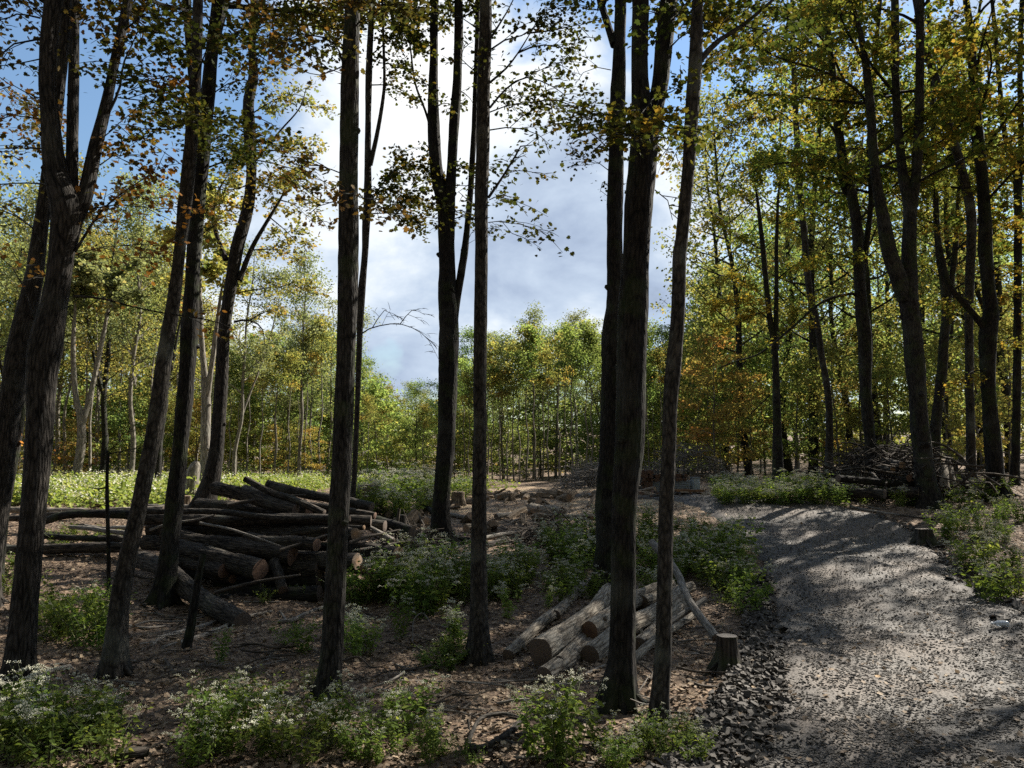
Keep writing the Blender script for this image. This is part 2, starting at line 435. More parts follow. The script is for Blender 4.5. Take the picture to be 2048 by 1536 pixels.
def spray(buf, path, rg, leaf=0.1, tmpl=MAPLE, dens=1.0, twig=0.95, start=0.25, var0=0.4, vsp=0.22, bare=False, sub=True, flat=0.25):
    """twigs and leaves along a limb path (world points); buffer material 0 = leaf, 1 = twig"""
    path = np.asarray(path, float)
    seg = np.linalg.norm(np.diff(path, axis=0), axis=1); u = np.concatenate([[0], np.cumsum(seg)]); L = u[-1]
    nt = max(3, int(L * 6.2 * dens))
    Lp, Ld, Lv = [], [], []
    for q in range(nt):
        s = L * (start + (1 - start) * (q + rg.uniform(0, 1)) / nt)
        i = min(np.searchsorted(u, s, side='right') - 1, len(seg) - 1)
        p0 = path[i] + (path[i + 1] - path[i]) * ((s - u[i]) / max(seg[i], 1e-6))
        ax = (path[i + 1] - path[i]) / max(seg[i], 1e-6)
        side = np.cross(ax, [0, 0, 1.0]); side /= np.linalg.norm(side) + 1e-9
        dv = ax * rg.uniform(0.2, 0.9) + side * rg.choice([-1, 1]) * rg.uniform(0.5, 1.0) + np.array([0, 0, rg.normal(0.0, flat)])
        dv /= np.linalg.norm(dv)
        ln = twig * rg.uniform(0.4, 1.1) * (1.15 - 0.6 * s / L)
        tw = [(p0, dv, ln)]
        if sub:
            for _ in range(rg.integers(1, 4)):
                f = rg.uniform(0.2, 0.95); d2 = dv + np.cross(dv, [0, 0, 1.0]) * rg.choice([-1, 1]) * rg.uniform(0.4, 0.9) + np.array([0, 0, rg.normal(0, flat)])
                d2 /= np.linalg.norm(d2); tw.append((p0 + dv * ln * f, d2, ln * rg.uniform(0.3, 0.6)))
        v0 = var0 + rg.normal(0, vsp * 0.7)
        for (a, d, l) in tw:
            e = a + d * l + np.array([0, 0, -0.12 * l + rg.normal(0, 0.05 * l)]); mdp = (a + e) / 2 + np.array([0, 0, 0.06 * l])
            add_tube(buf, [a, mdp, e], [0.005, 0.004, 0.002], 3, l / 3, 0, rg, mi=1)
            if bare: continue
            nl = max(2, int(l * 44 * dens))
            t = rg.uniform(0.15, 1.05, nl)[:, None]
            pp = a + (e - a) * t + rg.standard_normal((nl, 3)) * np.array([0.085, 0.085, 0.055])
            Lp.append(pp); Ld.append(np.tile(d, (nl, 1)) + rg.standard_normal((nl, 3)) * 0.6); Lv.append(v0 + rg.normal(0, vsp, nl))
    if Lp:
        p = np.concatenate(Lp); d = np.concatenate(Ld)
        add_leaves(buf, p, leaf * rg.uniform(0.6, 1.2, len(p)), tmpl, rg, np.concatenate(Lv), 0, 1.0, 0.6, d, 0.45)


def limb_path(p, d, L, rg, n=6, up=0.25, wob=0.12):
    pts = [np.array(p, float)]; d = np.array(d, float); d /= np.linalg.norm(d)
    for i in range(n):
        d = d + rg.standard_normal(3) * wob + np.array([0, 0, up / n]); d /= np.linalg.norm(d)
        pts.append(pts[-1] + d * L / n)
    return np.array(pts)


# ------------------------------------------------------------------ pixel-traced trees
LAND = []      # (phrase, px at ground) landmarks for the labels


def px_path(spec, Y, dY=0.0):
    """(px, py[, w]) list -> world points at depth Y (.. Y + dY at the end) and radii"""
    n = len(spec); pts, rad = [], []
    for i, s in enumerate(spec):
        p = P(s[0], s[1], Y + dY * i / max(n - 1, 1)); pts.append(p)
        rad.append((s[2] if len(s) > 2 else 4) * 0.475 * zc(p) / FPX)
    return np.array(pts), np.array(rad)


def fg_tree(label, stems, limbs, Y=None, base=None, bark='bark', leaf='leaf_olive', top=17.0, lsize=0.056, crown_n=10, crown_from=None,
            var0=0.4, k=14, seed=0, flare=0.9, dens=1.0, group=None, crown_len=3.2, name='tree', extra_bare=(), crown_dens=1.0, tmpl=MAPLE, cat='tree'):
    rg = np.random.default_rng(1000 + seed)
    b = G(*base) if Y is None else None
    if Y is None: Y = b[1]
    main = stems[0]
    pts, rad = px_path(main, Y)
    gz = float(terr(pts[0][0], Y))
    root = thing(name, (pts[0][0], Y, gz), label, cat, group)
    ends = []; tips = []
    for si, sp in enumerate(stems):
        pts, rad = px_path(sp, Y, 0 if si == 0 else rg.uniform(-0.6, 0.8))
        if si == 0:
            dr = (pts[0] - pts[1]); dr /= np.linalg.norm(dr)
            if pts[0][2] > gz + 0.05:
                tt = (pts[0][2] - gz) / max(-dr[2], 0.3); q = pts[0] + dr * tt; q[2] = gz
                pts = np.vstack([q, pts]); rad = np.concatenate([[rad[0] * 1.05], rad])
            pts = np.vstack([[pts[0][0], pts[0][1], gz - 0.18], pts[0] if pts[0][2] > gz else [pts[0][0], pts[0][1], gz + 0.02], pts[1:]]) if True else pts
            rad = np.concatenate([[rad[0]], rad])
        free_end = sp[-1][1] <= 12
        if free_end and pts[-1][2] < top:
            d = pts[-1] - pts[-2]; d /= np.linalg.norm(d); d = d * 0.6 + np.array([0, 0, 0.4]); d /= np.linalg.norm(d)
            ext = [pts[-1]]; r0 = rad[-1]; er = []
            H = top * (1 if si == 0 else rg.uniform(0.8, 0.97)); n = 6; Ls = max(0.8, (H - pts[-1][2]) / max(d[2], 0.5))
            for i in range(n):
                d = d + rg.standard_normal(3) * 0.07 + np.array([0, 0, 0.05]); d /= np.linalg.norm(d)
                ext.append(ext[-1] + d * Ls / n); er.append(r0 * (1 - 0.8 * (i + 1) / n))
            zs = pts[-1][2]
            pts = np.vstack([pts, ext[1:]]); rad = np.concatenate([rad, er])
            ends.append((pts, rad, zs))
        elif limbs and cat == 'tree':
            rad[-1] = 0.006; rad[-2] = min(rad[-2], 0.6 * rad[-3]) if len(rad) > 3 else rad[-2]
            d = pts[-1] - pts[-2]; d /= np.linalg.norm(d); e = pts[-1] + d * 0.8 + rg.standard_normal(3) * 0.15; pts = np.vstack([pts, e]); rad = np.append(rad, 0.003); tips.append(pts[-3:])
        bf = Buf()
        fl = (flare, 0.24, rg.integers(4, 6), rg.uniform(0, 6)) if si == 0 else None
        _, _, kc, kr = add_tube(bf, pts, rad, k if rad.max() > 0.05 else 9, 0.10, 0.05, rg, fl)
        if kr.max() > 0.05 and flare > 0.4:
            for _ in range(rg.integers(3, 7)):
                i = rg.integers(int(len(kc) * 0.08), max(int(len(kc) * 0.5), 3)); a_ = rg.uniform(0, 6.28); dv = np.array([math.cos(a_), math.sin(a_), rg.uniform(-0.2, 0.5)])
                add_tube(bf, [kc[i] + dv * kr[i] * 0.5, kc[i] + dv * kr[i] * 0.95, kc[i] + dv * kr[i] * rg.uniform(1.1, 1.3)], [kr[i] * 0.55, kr[i] * 0.36, kr[i] * 0.16], 8, 0.02, 0.12, rg, closed_end=True)
        if si == 0 and flare >= 0.9:
            r0_ = rad[0]; gp = np.array([pts[1][0], pts[1][1], gz])
            for q in range(5):
                az = q * 1.257 + rg.uniform(-0.4, 0.4); dv = np.array([math.cos(az), math.sin(az), 0.0]); Lr = r0_ * rg.uniform(0.9, 2.0)
                e = gp + dv * (r0_ + Lr); e[2] = float(terr(e[0], e[1])) - 0.03; m_1 = gp + dv * (r0_ * 0.95 + Lr * 0.3); m_1[2] = float(terr(m_1[0], m_1[1])) + r0_ * 0.22
                add_tube(bf, [gp + dv * r0_ * 0.55 + np.array([0, 0, r0_ * 1.5]), m_1, e], [r0_ * 0.42, r0_ * 0.3, r0_ * 0.08], 8, 0.05, 0.1, rg)
        bf.build('trunk' if si == 0 else 'forked_stem', M[bark], root)
    # limbs traced from the photograph: (path, width px at start, dY, leaf density)
    cb = Buf()
    for li, lm in enumerate(limbs):
        path, w, dY, dens_l = lm[:4]
        v0 = lm[4] if len(lm) > 4 else var0
        pts, _ = px_path([(x, y, w) for x, y in path], Y, dY)
        rr = w * 0.5 * zc(pts[0]) / FPX
        c, r = catmull(pts, np.linspace(rr, max(rr * 0.3, 0.004), len(pts)), 0.15)
        if w >= 5:
            bf = Buf(); add_tube(bf, pts, np.linspace(rr, max(rr * 0.3, 0.004), len(pts)), 7, 0.15, 0.05, rg); bf.build('limb', M[bark], root)
        else:
            add_tube(cb, pts, np.linspace(max(rr, 0.006), 0.003, len(pts)), 5, 0.2, 0.03, rg, mi=1)
        if dens_l > 0: spray(cb, c, rg, lsize, tmpl, dens * dens_l, 0.75, 0.12, v0)
        elif dens_l < 0: spray(cb, c, rg, lsize, tmpl, -dens_l, 0.5, 0.2, v0, bare=True)
    for tp in tips: spray(cb, tp, rg, lsize, tmpl, dens * 1.6, 0.9, 0.1, var0)
    # the crown above
    cf = crown_from if crown_from is not None else CZ + Y * 0.59 + 0.2
    for (pts, rad, zs) in ends:
        ok = np.where(pts[:, 2] > cf)[0]
        if len(ok) < 2: continue
        c, r = catmull(pts, rad, 0.3); sel = np.where(c[:, 2] > cf)[0]
        for q in range(crown_n):
            i = sel[int(len(sel) * (q + rg.uniform(0, 1)) / crown_n) % len(sel)]
            f = (c[i][2] - cf) / max(top - cf, 1)
            az = rg.uniform(0, 6.28)
            L = crown_len * (1.1 - 0.65 * f) * rg.uniform(0.7, 1.2)
            lp = limb_path(c[i], (math.cos(az), math.sin(az), 0.35 + 0.5 * f), L, rg)
            add_tube(cb, lp, np.linspace(min(r[i] * 0.6, 0.04), 0.006, len(lp)), 5, 0.4, 0.03, rg, mi=1)
            spray(cb, lp, rg, lsize * 1.5, MIDL, crown_dens * dens * 0.62, 1.3, 0.2, var0 + rg.normal(0, 0.1))
    if cb.n: cb.build('crown', [M[leaf], M['bark_dark']], root, smooth=False)
    return root


def land(phrase, px): LAND.append((px, phrase))

# ------------------------------------------------------------------ sky and sun
SUN_AZ, SUN_EL = R(50.0), R(41.0)     # azimuth measured from +Y towards +X
W = bpy.data.worlds.new('World'); S.world = W; W.use_nodes = True
nt = W.node_tree; nt.nodes.clear()
wout = nt.nodes.new('ShaderNodeOutputWorld'); bg = nt.nodes.new('ShaderNodeBackground'); bg.inputs['Strength'].default_value = 0.092
sky = nt.nodes.new('ShaderNodeTexSky'); sky.sky_type = 'NISHITA'; sky.sun_disc = False
sky.sun_elevation = SUN_EL; sky.sun_rotation = SUN_AZ; sky.air_density = 1.6; sky.dust_density = 0.3; sky.ozone_density = 3.0
tc = nt.nodes.new('ShaderNodeTexCoord'); D = tc.outputs['Generated']


def dirn(px, py):
    d = ray(px, py); return tuple(float(x) for x in d / np.linalg.norm(d))


def lobe(px, py, width):       # 1 at a sky direction, falling to 0 at `width` degrees away
    n = nd(nt, 'VectorMath', operation='DOT_PRODUCT'); nt.links.new(D, n.inputs[0]); n.inputs[1].default_value = dirn(px, py)
    a = math2(nt, 'MULTIPLY', math2(nt, 'ARCCOSINE', n.outputs['Value'], 0), 57.3 / width)
    return math2(nt, 'MAXIMUM', math2(nt, 'SUBTRACT', 1.0, math2(nt, 'MULTIPLY', a, a)), 0.0)


nz = nd(nt, 'TexNoise', Scale=4.2, Detail=7.0, Roughness=0.55, Distortion=0.25); nt.links.new(vmul(nt, D, (1, 1, 1.7)), nz.inputs['Vector'])
nz2 = nd(nt, 'TexNoise', Scale=6.0, Detail=8.0, Roughness=0.56, Distortion=0.2); n_off = nd(nt, 'VectorMath', operation='ADD'); nt.links.new(vmul(nt, D, (1, 1, 1.5)), n_off.inputs[0]); n_off.inputs[1].default_value = (3.1, 1.7, 0.3); nt.links.new(n_off.outputs[0], nz2.inputs['Vector'])
cov = nz.outputs['Fac']
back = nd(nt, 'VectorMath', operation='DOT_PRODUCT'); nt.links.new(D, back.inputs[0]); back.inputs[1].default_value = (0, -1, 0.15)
backf = math2(nt, 'MAXIMUM', back.outputs['Value'], 0.0)  # unseen cloud bank added behind the camera to grey the fill light
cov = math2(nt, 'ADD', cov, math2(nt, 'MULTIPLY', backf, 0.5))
for a, px, py, w in ((0.34, 950, 330, 17), (0.12, 1350, 500, 10), (-0.30, 90, 230, 13), (-0.25, 1080, -60, 6), (-0.25, 792, 706, 2.6), (0.2, 760, 660, 6), (-0.2, 1500, 150, 8), (-0.12, 1700, 420, 9), (0.2, 500, 560, 9)):
    cov = math2(nt, 'ADD', cov, math2(nt, 'MULTIPLY', lobe(px, py, w), a))
cmask = ramp(nt, cov, [(0.47, (0, 0, 0)), (0.60, (1, 1, 1))])
lum = math2(nt, 'ADD', nz2.outputs['Fac'], math2(nt, 'MULTIPLY', lobe(880, 180, 11), 0.24))
lum = math2(nt, 'ADD', lum, math2(nt, 'MULTIPLY', lobe(1120, 500, 9), -0.12))
lum = math2(nt, 'ADD', lum, math2(nt, 'MULTIPLY', lobe(1120, 110, 6), 0.16))
lum = math2(nt, 'SUBTRACT', lum, math2(nt, 'MULTIPLY', backf, 0.6))  # the added cloud behind is dimmed too, to cut light from there
ccol = ramp(nt, lum, [(0.02, (0.7, 0.75, 0.8)), (0.32, (1.75, 2.15, 2.85)), (0.45, (2.35, 2.8, 3.45)), (0.53, (3.0, 3.4, 3.9)), (0.6, (3.8, 4.05, 4.3)), (0.8, (4.6, 4.65, 4.65))])
skyc = mix(nt, 1.0, sky.outputs[0], (0.5, 0.54, 0.6), 'MULTIPLY')
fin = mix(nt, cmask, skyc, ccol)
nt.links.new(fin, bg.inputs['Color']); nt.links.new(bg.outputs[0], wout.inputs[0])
sl = bpy.data.lights.new('sun', 'SUN'); sl.energy = 5.0; sl.angle = R(0.53); sl.color = (1.0, 0.93, 0.82)
so = bpy.data.objects.new('sun', sl); COL.objects.link(so)
sd = Vector((math.sin(SUN_AZ) * math.cos(SUN_EL), math.cos(SUN_AZ) * math.cos(SUN_EL), math.sin(SUN_EL)))
so.rotation_euler = (-sd).to_track_quat('-Z', 'Y').to_euler(); so.location = sd * 60
vs = S.view_settings; vs.view_transform = 'Standard'; vs.look = 'None'; vs.gamma = 1.0; vs.exposure = 1.45; vs.use_curve_mapping = False
cy = S.cycles
cy.max_bounces = 6; cy.diffuse_bounces = 3; cy.glossy_bounces = 2; cy.transmission_bounces = 4; cy.transparent_max_bounces = 4
cy.use_denoising = False

# ------------------------------------------------------------------ ground
ROWS = np.array([(1620, 1345, 2750), (1536, 1405, 2600), (1440, 1465, 2450), (1350, 1500, 2280), (1300, 1515, 2190), (1250, 1520, 2100), (1215, 1520, 2048), (1170, 1525, 1945),
                 (1110, 1500, 1890), (1060, 1455, 1835), (1035, 1420, 1770), (1015, 1385, 1690), (1004, 1345, 1590), (998, 1270, 1500), (992, 1110, 1410)], float)


def road_edges(py):
    return np.interp(-py, -ROWS[:, 0], ROWS[:, 1]), np.interp(-py, -ROWS[:, 0], ROWS[:, 2])


def axis(*segs):
    return np.concatenate([np.linspace(a, b, n, endpoint=False) for a, b, n in segs] + [[segs[-1][1]]])


gx = axis((-700, -80, 8), (-80, -22, 24), (-22, -9, 60), (-9, 10, 150), (10, 24, 50), (24, 80, 24), (80, 700, 8))
gy = axis((-500, -20, 8), (-20, 1, 20), (1, 20, 160), (20, 34, 70), (34, 80, 40), (80, 800, 10))
X, Y_ = np.meshgrid(gx, gy)
Z = terr(X, Y_)
near = np.exp(-((X / 14) ** 2 + ((Y_ - 8) / 16) ** 2))
for a, fx, fy in ((0.012, 5.3, 4.1), (0.01, 7.9, -6.7), (0.007, 13.1, 11.3)):
    Z += a * np.sin(fx * X + fy * Y_ + 2 * np.sin(0.7 * X)) * near
nyv, nxv = X.shape
q = (np.arange(nyv - 1)[:, None] * nxv + np.arange(nxv - 1)[None]).ravel()
gb = Buf()
gb.add(np.stack([X, Y_, Z], -1).reshape(-1, 3), None, np.stack([q, q + 1, q + nxv + 1, q + nxv], -1))
m_, nt, out_ = newmat('forest_floor')
geo = nd(nt, 'NewGeometry'); pos = geo.outputs['Position']
v1 = nd(nt, 'TexVoronoi', Scale=17.0, Randomness=1.0); nt.links.new(vmul(nt, pos, (1, 1, 0.4)), v1.inputs['Vector'])
v2 = nd(nt, 'TexVoronoi', Scale=33.0); nt.links.new(pos, v2.inputs['Vector'])
nA = nd(nt, 'TexNoise', Scale=0.5, Detail=5.0); nt.links.new(pos, nA.inputs['Vector'])
nB = nd(nt, 'TexNoise', Scale=24.0, Detail=6.0, Roughness=0.7); nt.links.new(pos, nB.inputs['Vector'])
sx = nd(nt, 'SeparateColor'); nt.links.new(v1.outputs['Color'], sx.inputs[0])
c = ramp(nt, sx.outputs[0], [(0.0, (0.085, 0.062, 0.046)), (0.4, (0.17, 0.117, 0.08)), (0.75, (0.28, 0.2, 0.135)), (1.0, (0.4, 0.3, 0.21))])
sx2 = nd(nt, 'SeparateColor'); nt.links.new(v2.outputs['Color'], sx2.inputs[0])
c = mix(nt, math2(nt, 'MULTIPLY', sx2.outputs[0], 0.5), c, (0.075, 0.05, 0.035))
c = mix(nt, math2(nt, 'MULTIPLY', nB.outputs['Fac'], 0.5), c, (0.06, 0.046, 0.036))
soil = ramp(nt, nA.outputs['Fac'], [(0.5, (0, 0, 0)), (0.68, (1, 1, 1))])
c = mix(nt, math2(nt, 'MULTIPLY', soil, 0.5), c, (0.07, 0.055, 0.042))
# the worked clearing: straw, sawdust and bare earth, lightened to stand in for sunshine
sp = nd(nt, 'SeparateXYZ'); nt.links.new(pos, sp.inputs[0])
cy_ = math2(nt, 'ABSOLUTE', math2(nt, 'DIVIDE', math2(nt, 'SUBTRACT', sp.outputs[1], 23.5), 7.0), 0)
cx_ = math2(nt, 'ABSOLUTE', math2(nt, 'DIVIDE', math2(nt, 'SUBTRACT', sp.outputs[0], 1.2), 6.5), 0)
dm = math2(nt, 'ADD', math2(nt, 'ADD', math2(nt, 'POWER', cy_, 2.0), math2(nt, 'POWER', cx_, 2.0)), math2(nt, 'MULTIPLY', math2(nt, 'SUBTRACT', nA.outputs['Fac'], 0.5), 1.6))
dmask = ramp(nt, dm, [(0.6, (1, 1, 1)), (1.1, (0, 0, 0))])
nC = nd(nt, 'TexNoise', Scale=2.2, Detail=6.0, Roughness=0.65); nt.links.new(vmul(nt, pos, (1, 1.6, 1)), nC.inputs['Vector'])
earth = ramp(nt, nC.outputs['Fac'], [(0.35, (0.2, 0.135, 0.09)), (0.5, (0.34, 0.25, 0.165)), (0.65, (0.52, 0.41, 0.26))])
earth = mix(nt, math2(nt, 'MULTIPLY', nB.outputs['Fac'], 0.5), earth, (0.09, 0.06, 0.04))
c = mix(nt, dmask, c, earth)
b = nd(nt, 'BsdfPrincipled', Roughness=0.9); b.inputs['Specular IOR Level'].default_value = 0.15
nt.links.new(c, b.inputs['Base Color'])
bp = nd(nt, 'Bump', Strength=0.9, Distance=0.04); nt.links.new(math2(nt, 'ADD', v1.outputs['Distance'], nB.outputs['Fac']), bp.inputs['Height']); nt.links.new(bp.outputs[0], b.inputs['Normal'])
nt.links.new(b.outputs[0], out_.inputs[0])
tag(gb.build('ground', m_), 'forest floor of brown fallen leaves with a bare earth clearing', kind='structure')

# gravel road: follows the ground, crowned in the middle, edges sinking into it
pys = np.concatenate([np.linspace(1620, 1250, 90), np.linspace(1246, 1060, 60), np.linspace(1056, 992, 44)])
nc = 90; rv = []
for py in pys:
    l, r_ = road_edges(py); a, b2 = G(l, py), G(r_, py)
    t = np.linspace(0, 1, nc); x = a[0] + (b2[0] - a[0]) * t; y = a[1] + (b2[1] - a[1]) * t
    e = np.minimum(t, 1 - t)
    jag = 0.015 * np.sin(9 * y + 5 * x)
    z = terr(x, y) + (-0.03 + 0.10 * sstep(0, 0.10, e + jag)) - 0.02 * (np.exp(-((t - 0.3) / 0.07) ** 2) + np.exp(-((t - 0.68) / 0.07) ** 2)) + 0.006 * np.sin(7 * x + 3 * y) + 0.005 * np.sin(11 * y - 6 * x)
    rv.append(np.stack([x, y, z], -1))
rv = np.array(rv)
ROADV = rv
rb = Buf(); n0 = len(pys)
q = (np.arange(n0 - 1)[:, None] * nc + np.arange(nc - 1)[None]).ravel()
rb.add(rv.reshape(-1, 3), None, np.stack([q, q + 1, q + nc + 1, q + nc], -1), None, np.tile(np.linspace(0, 1, nc), n0))
m_, nt, out_ = newmat('gravel')
geo = nd(nt, 'NewGeometry'); pos = geo.outputs['Position']
v1 = nd(nt, 'TexVoronoi', Scale=38.0); nt.links.new(pos, v1.inputs['Vector'])
v2 = nd(nt, 'TexVoronoi', Scale=90.0); nt.links.new(pos, v2.inputs['Vector'])
nA = nd(nt, 'TexNoise', Scale=0.9, Detail=5.0); nt.links.new(pos, nA.inputs['Vector'])
s1 = nd(nt, 'SeparateColor'); nt.links.new(v1.outputs['Color'], s1.inputs[0]); s2 = nd(nt, 'SeparateColor'); nt.links.new(v2.outputs['Color'], s2.inputs[0])
f = math2(nt, 'ADD', math2(nt, 'MULTIPLY', s1.outputs[0], 0.6), math2(nt, 'MULTIPLY', s2.outputs[0], 0.4))
c = ramp(nt, f, [(0.1, (0.034, 0.03, 0.026)), (0.5, (0.062, 0.055, 0.047)), (0.9, (0.1, 0.089, 0.076))])
ta = nd(nt, 'Attribute', attribute_name='var')
tw = math2(nt, 'ADD', ta.outputs['Fac'], math2(nt, 'MULTIPLY', math2(nt, 'SUBTRACT', nA.outputs['Fac'], 0.5), 0.12))
rut = ramp(nt, tw, [(0.18, (0, 0, 0)), (0.27, (1, 1, 1)), (0.34, (1, 1, 1)), (0.42, (0, 0, 0)), (0.56, (0, 0, 0)), (0.64, (1, 1, 1)), (0.71, (1, 1, 1)), (0.8, (0, 0, 0))])
c = mix(nt, math2(nt, 'MULTIPLY', rut, 0.4), c, (0.105, 0.095, 0.082))
c = mix(nt, math2(nt, 'MULTIPLY', ramp(nt, nA.outputs['Fac'], [(0.46, (0, 0, 0)), (0.62, (1, 1, 1))]), 0.5), c, (0.12, 0.09, 0.066))
b = nd(nt, 'BsdfPrincipled', Roughness=0.8); nt.links.new(c, b.inputs['Base Color'])
bp = nd(nt, 'Bump', Strength=0.6, Distance=0.012); nt.links.new(math2(nt, 'ADD', v1.outputs['Distance'], math2(nt, 'MULTIPLY', v2.outputs['Distance'], 0.5)), bp.inputs['Height']); nt.links.new(bp.outputs[0], b.inputs['Normal'])
nt.links.new(b.outputs[0], out_.inputs[0])
tag(rb.build('gravel_road', m_), 'grey gravel track curving over the rise', kind='structure')


def on_road(x, y):
    """height of the road surface near (x, y), or None"""
    d = (ROADV[:, :, 0] - x) ** 2 + (ROADV[:, :, 1] - y) ** 2
    i = np.unravel_index(np.argmin(d), d.shape)
    return ROADV[i][2] if d[i] < 0.05 and 0 < i[1] < nc - 1 else None


# ------------------------------------------------------------------ the traced trees
FGG = 'tall dark trunks standing in front'
# 1: big tri-forked tree on the left
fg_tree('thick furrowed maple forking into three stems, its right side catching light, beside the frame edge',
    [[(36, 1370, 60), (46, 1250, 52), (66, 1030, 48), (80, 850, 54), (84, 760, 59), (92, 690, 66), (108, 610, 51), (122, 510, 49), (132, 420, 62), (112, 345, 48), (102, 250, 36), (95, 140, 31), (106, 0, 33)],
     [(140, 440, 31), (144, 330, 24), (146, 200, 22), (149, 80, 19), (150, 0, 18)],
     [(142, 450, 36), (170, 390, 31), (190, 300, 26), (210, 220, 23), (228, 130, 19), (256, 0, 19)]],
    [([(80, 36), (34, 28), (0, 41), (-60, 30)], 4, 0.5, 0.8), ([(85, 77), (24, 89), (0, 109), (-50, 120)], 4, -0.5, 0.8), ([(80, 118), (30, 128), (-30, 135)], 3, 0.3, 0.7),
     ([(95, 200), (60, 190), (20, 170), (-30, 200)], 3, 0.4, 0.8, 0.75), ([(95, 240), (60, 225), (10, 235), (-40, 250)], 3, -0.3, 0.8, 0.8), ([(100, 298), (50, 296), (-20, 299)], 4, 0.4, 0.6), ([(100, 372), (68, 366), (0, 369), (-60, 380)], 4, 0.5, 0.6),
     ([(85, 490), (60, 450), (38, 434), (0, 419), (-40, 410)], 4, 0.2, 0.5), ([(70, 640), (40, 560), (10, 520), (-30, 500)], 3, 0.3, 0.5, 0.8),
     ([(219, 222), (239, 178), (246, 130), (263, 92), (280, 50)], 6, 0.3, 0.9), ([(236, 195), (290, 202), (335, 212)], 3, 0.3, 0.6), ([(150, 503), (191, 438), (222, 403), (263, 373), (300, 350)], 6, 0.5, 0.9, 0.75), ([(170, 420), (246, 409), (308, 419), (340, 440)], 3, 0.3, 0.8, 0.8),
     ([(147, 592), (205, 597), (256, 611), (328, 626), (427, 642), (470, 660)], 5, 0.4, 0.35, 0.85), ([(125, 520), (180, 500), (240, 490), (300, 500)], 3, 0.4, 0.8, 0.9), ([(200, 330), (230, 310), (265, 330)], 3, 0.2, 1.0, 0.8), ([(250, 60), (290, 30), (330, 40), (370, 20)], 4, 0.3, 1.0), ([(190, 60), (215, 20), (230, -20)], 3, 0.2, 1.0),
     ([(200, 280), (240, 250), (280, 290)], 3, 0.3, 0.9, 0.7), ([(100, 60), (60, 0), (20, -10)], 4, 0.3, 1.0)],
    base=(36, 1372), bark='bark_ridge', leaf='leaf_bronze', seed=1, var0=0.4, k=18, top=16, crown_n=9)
land('the three-forked trunk', 60)
# 2: pair behind it
fg_tree('dark leaning trunk half hidden behind the three-forked maple at the frame edge',
    [[(-14, 1080, 44), (2, 960, 42), (14, 870, 41), (24, 790, 44), (42, 680, 45), (66, 560, 36), (78, 480, 30), (92, 380, 28), (110, 250, 24), (135, 0, 20)]],
    [([(40, 690), (20, 680), (0, 700), (-30, 690)], 3, 0.3, 0.6, 0.9), ([(30, 850), (10, 870), (-20, 880)], 3, 0.2, 0.5, 0.9)], Y=10.5, bark='bark_ridge', leaf='leaf_bronze', seed=2, top=17, crown_n=8, var0=0.5)
fg_tree('slim dark pole of a tree leaning beside the three-forked maple',
    [[(3, 1095, 17), (11, 1020, 17), (26, 930, 17), (42, 830, 16), (58, 700, 14), (80, 560, 12), (96, 420, 10), (104, 300, 8)]],
    [([(40, 850), (50, 890), (45, 900)], 2, 0.2, 0.5, 0.95), ([(104, 300), (85, 240), (70, 200)], 3, 0.3, 0.8, 0.8)], Y=11.5, bark='bark', leaf='leaf_orange', seed=3, crown_n=0)
# 3/4: leaning pair
fg_tree('leaning grey trunk with a pale bare streak, standing left of the dark leaning trunk',
    [[(228, 1350, 43), (240, 1200, 37), (258, 1100, 34), (277, 1018, 33), (291, 949, 33), (304, 880, 31), (320, 778, 32), (335, 676, 30), (346, 607, 27), (359, 505, 24), (377, 342, 27), (388, 205, 24), (394, 100, 22), (396, 0, 20)]],
    [([(392, 110), (340, 70), (300, 60), (250, 20)], 5, -0.6, 1.0), ([(390, 185), (340, 150), (280, 165), (250, 150)], 4, -0.5, 1.0), ([(385, 240), (330, 262), (285, 258), (260, 280)], 4, -0.4, 1.0, 0.6), ([(388, 160), (410, 110), (420, 70)], 4, -0.6, 1.6, 0.15), ([(385, 255), (410, 230), (430, 240)], 3, -0.6, 1.6, 0.25)],
    base=(228, 1352), bark='bark_smooth', leaf='leaf_olive', seed=4, top=16, var0=0.25, crown_n=10)
land('the leaning grey trunk', 245)
fg_tree('dark leaning trunk rising from behind the diagonal log, forked high up',
    [[(326, 1205, 46), (330, 1170, 41), (348, 1018, 36), (362, 880, 32), (371, 778, 33), (379, 676, 34), (382, 607, 33), (388, 505, 28), (402, 342, 29), (415, 205, 28), (424, 100, 26), (441, 0, 33)],
     [(404, 335, 20), (393, 250, 16), (384, 150, 16), (374, 0, 17)]],
    [([(405, 300), (450, 268), (510, 290), (560, 280)], 4, 0.6, 0.9, 0.5), ([(405, 340), (470, 318), (560, 330), (640, 360), (690, 378)], 4, 1.0, 0.9, 0.7), ([(425, 100), (480, 62), (540, 35), (620, 15), (670, 0)], 5, 0.8, 1.0), ([(415, 200), (450, 170), (500, 160), (545, 185)], 3, 0.5, 0.9),
     ([(410, 260), (380, 240), (330, 230)], 4, -1.2, 1.3, 0.2), ([(400, 350), (440, 380), (500, 370), (550, 350)], 3, 0.6, 0.9, 0.8), ([(408, 300), (440, 300), (470, 285)], 3, -0.9, 1.4, 0.15), ([(390, 480), (430, 450), (460, 440)], 3, 0.5, 0.6, 0.7), ([(430, 60), (400, 20), (340, 10)], 4, -0.6, 1.2, 0.2)],
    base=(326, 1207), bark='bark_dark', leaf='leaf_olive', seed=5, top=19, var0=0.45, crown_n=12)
land('the dark leaning trunk', 340)
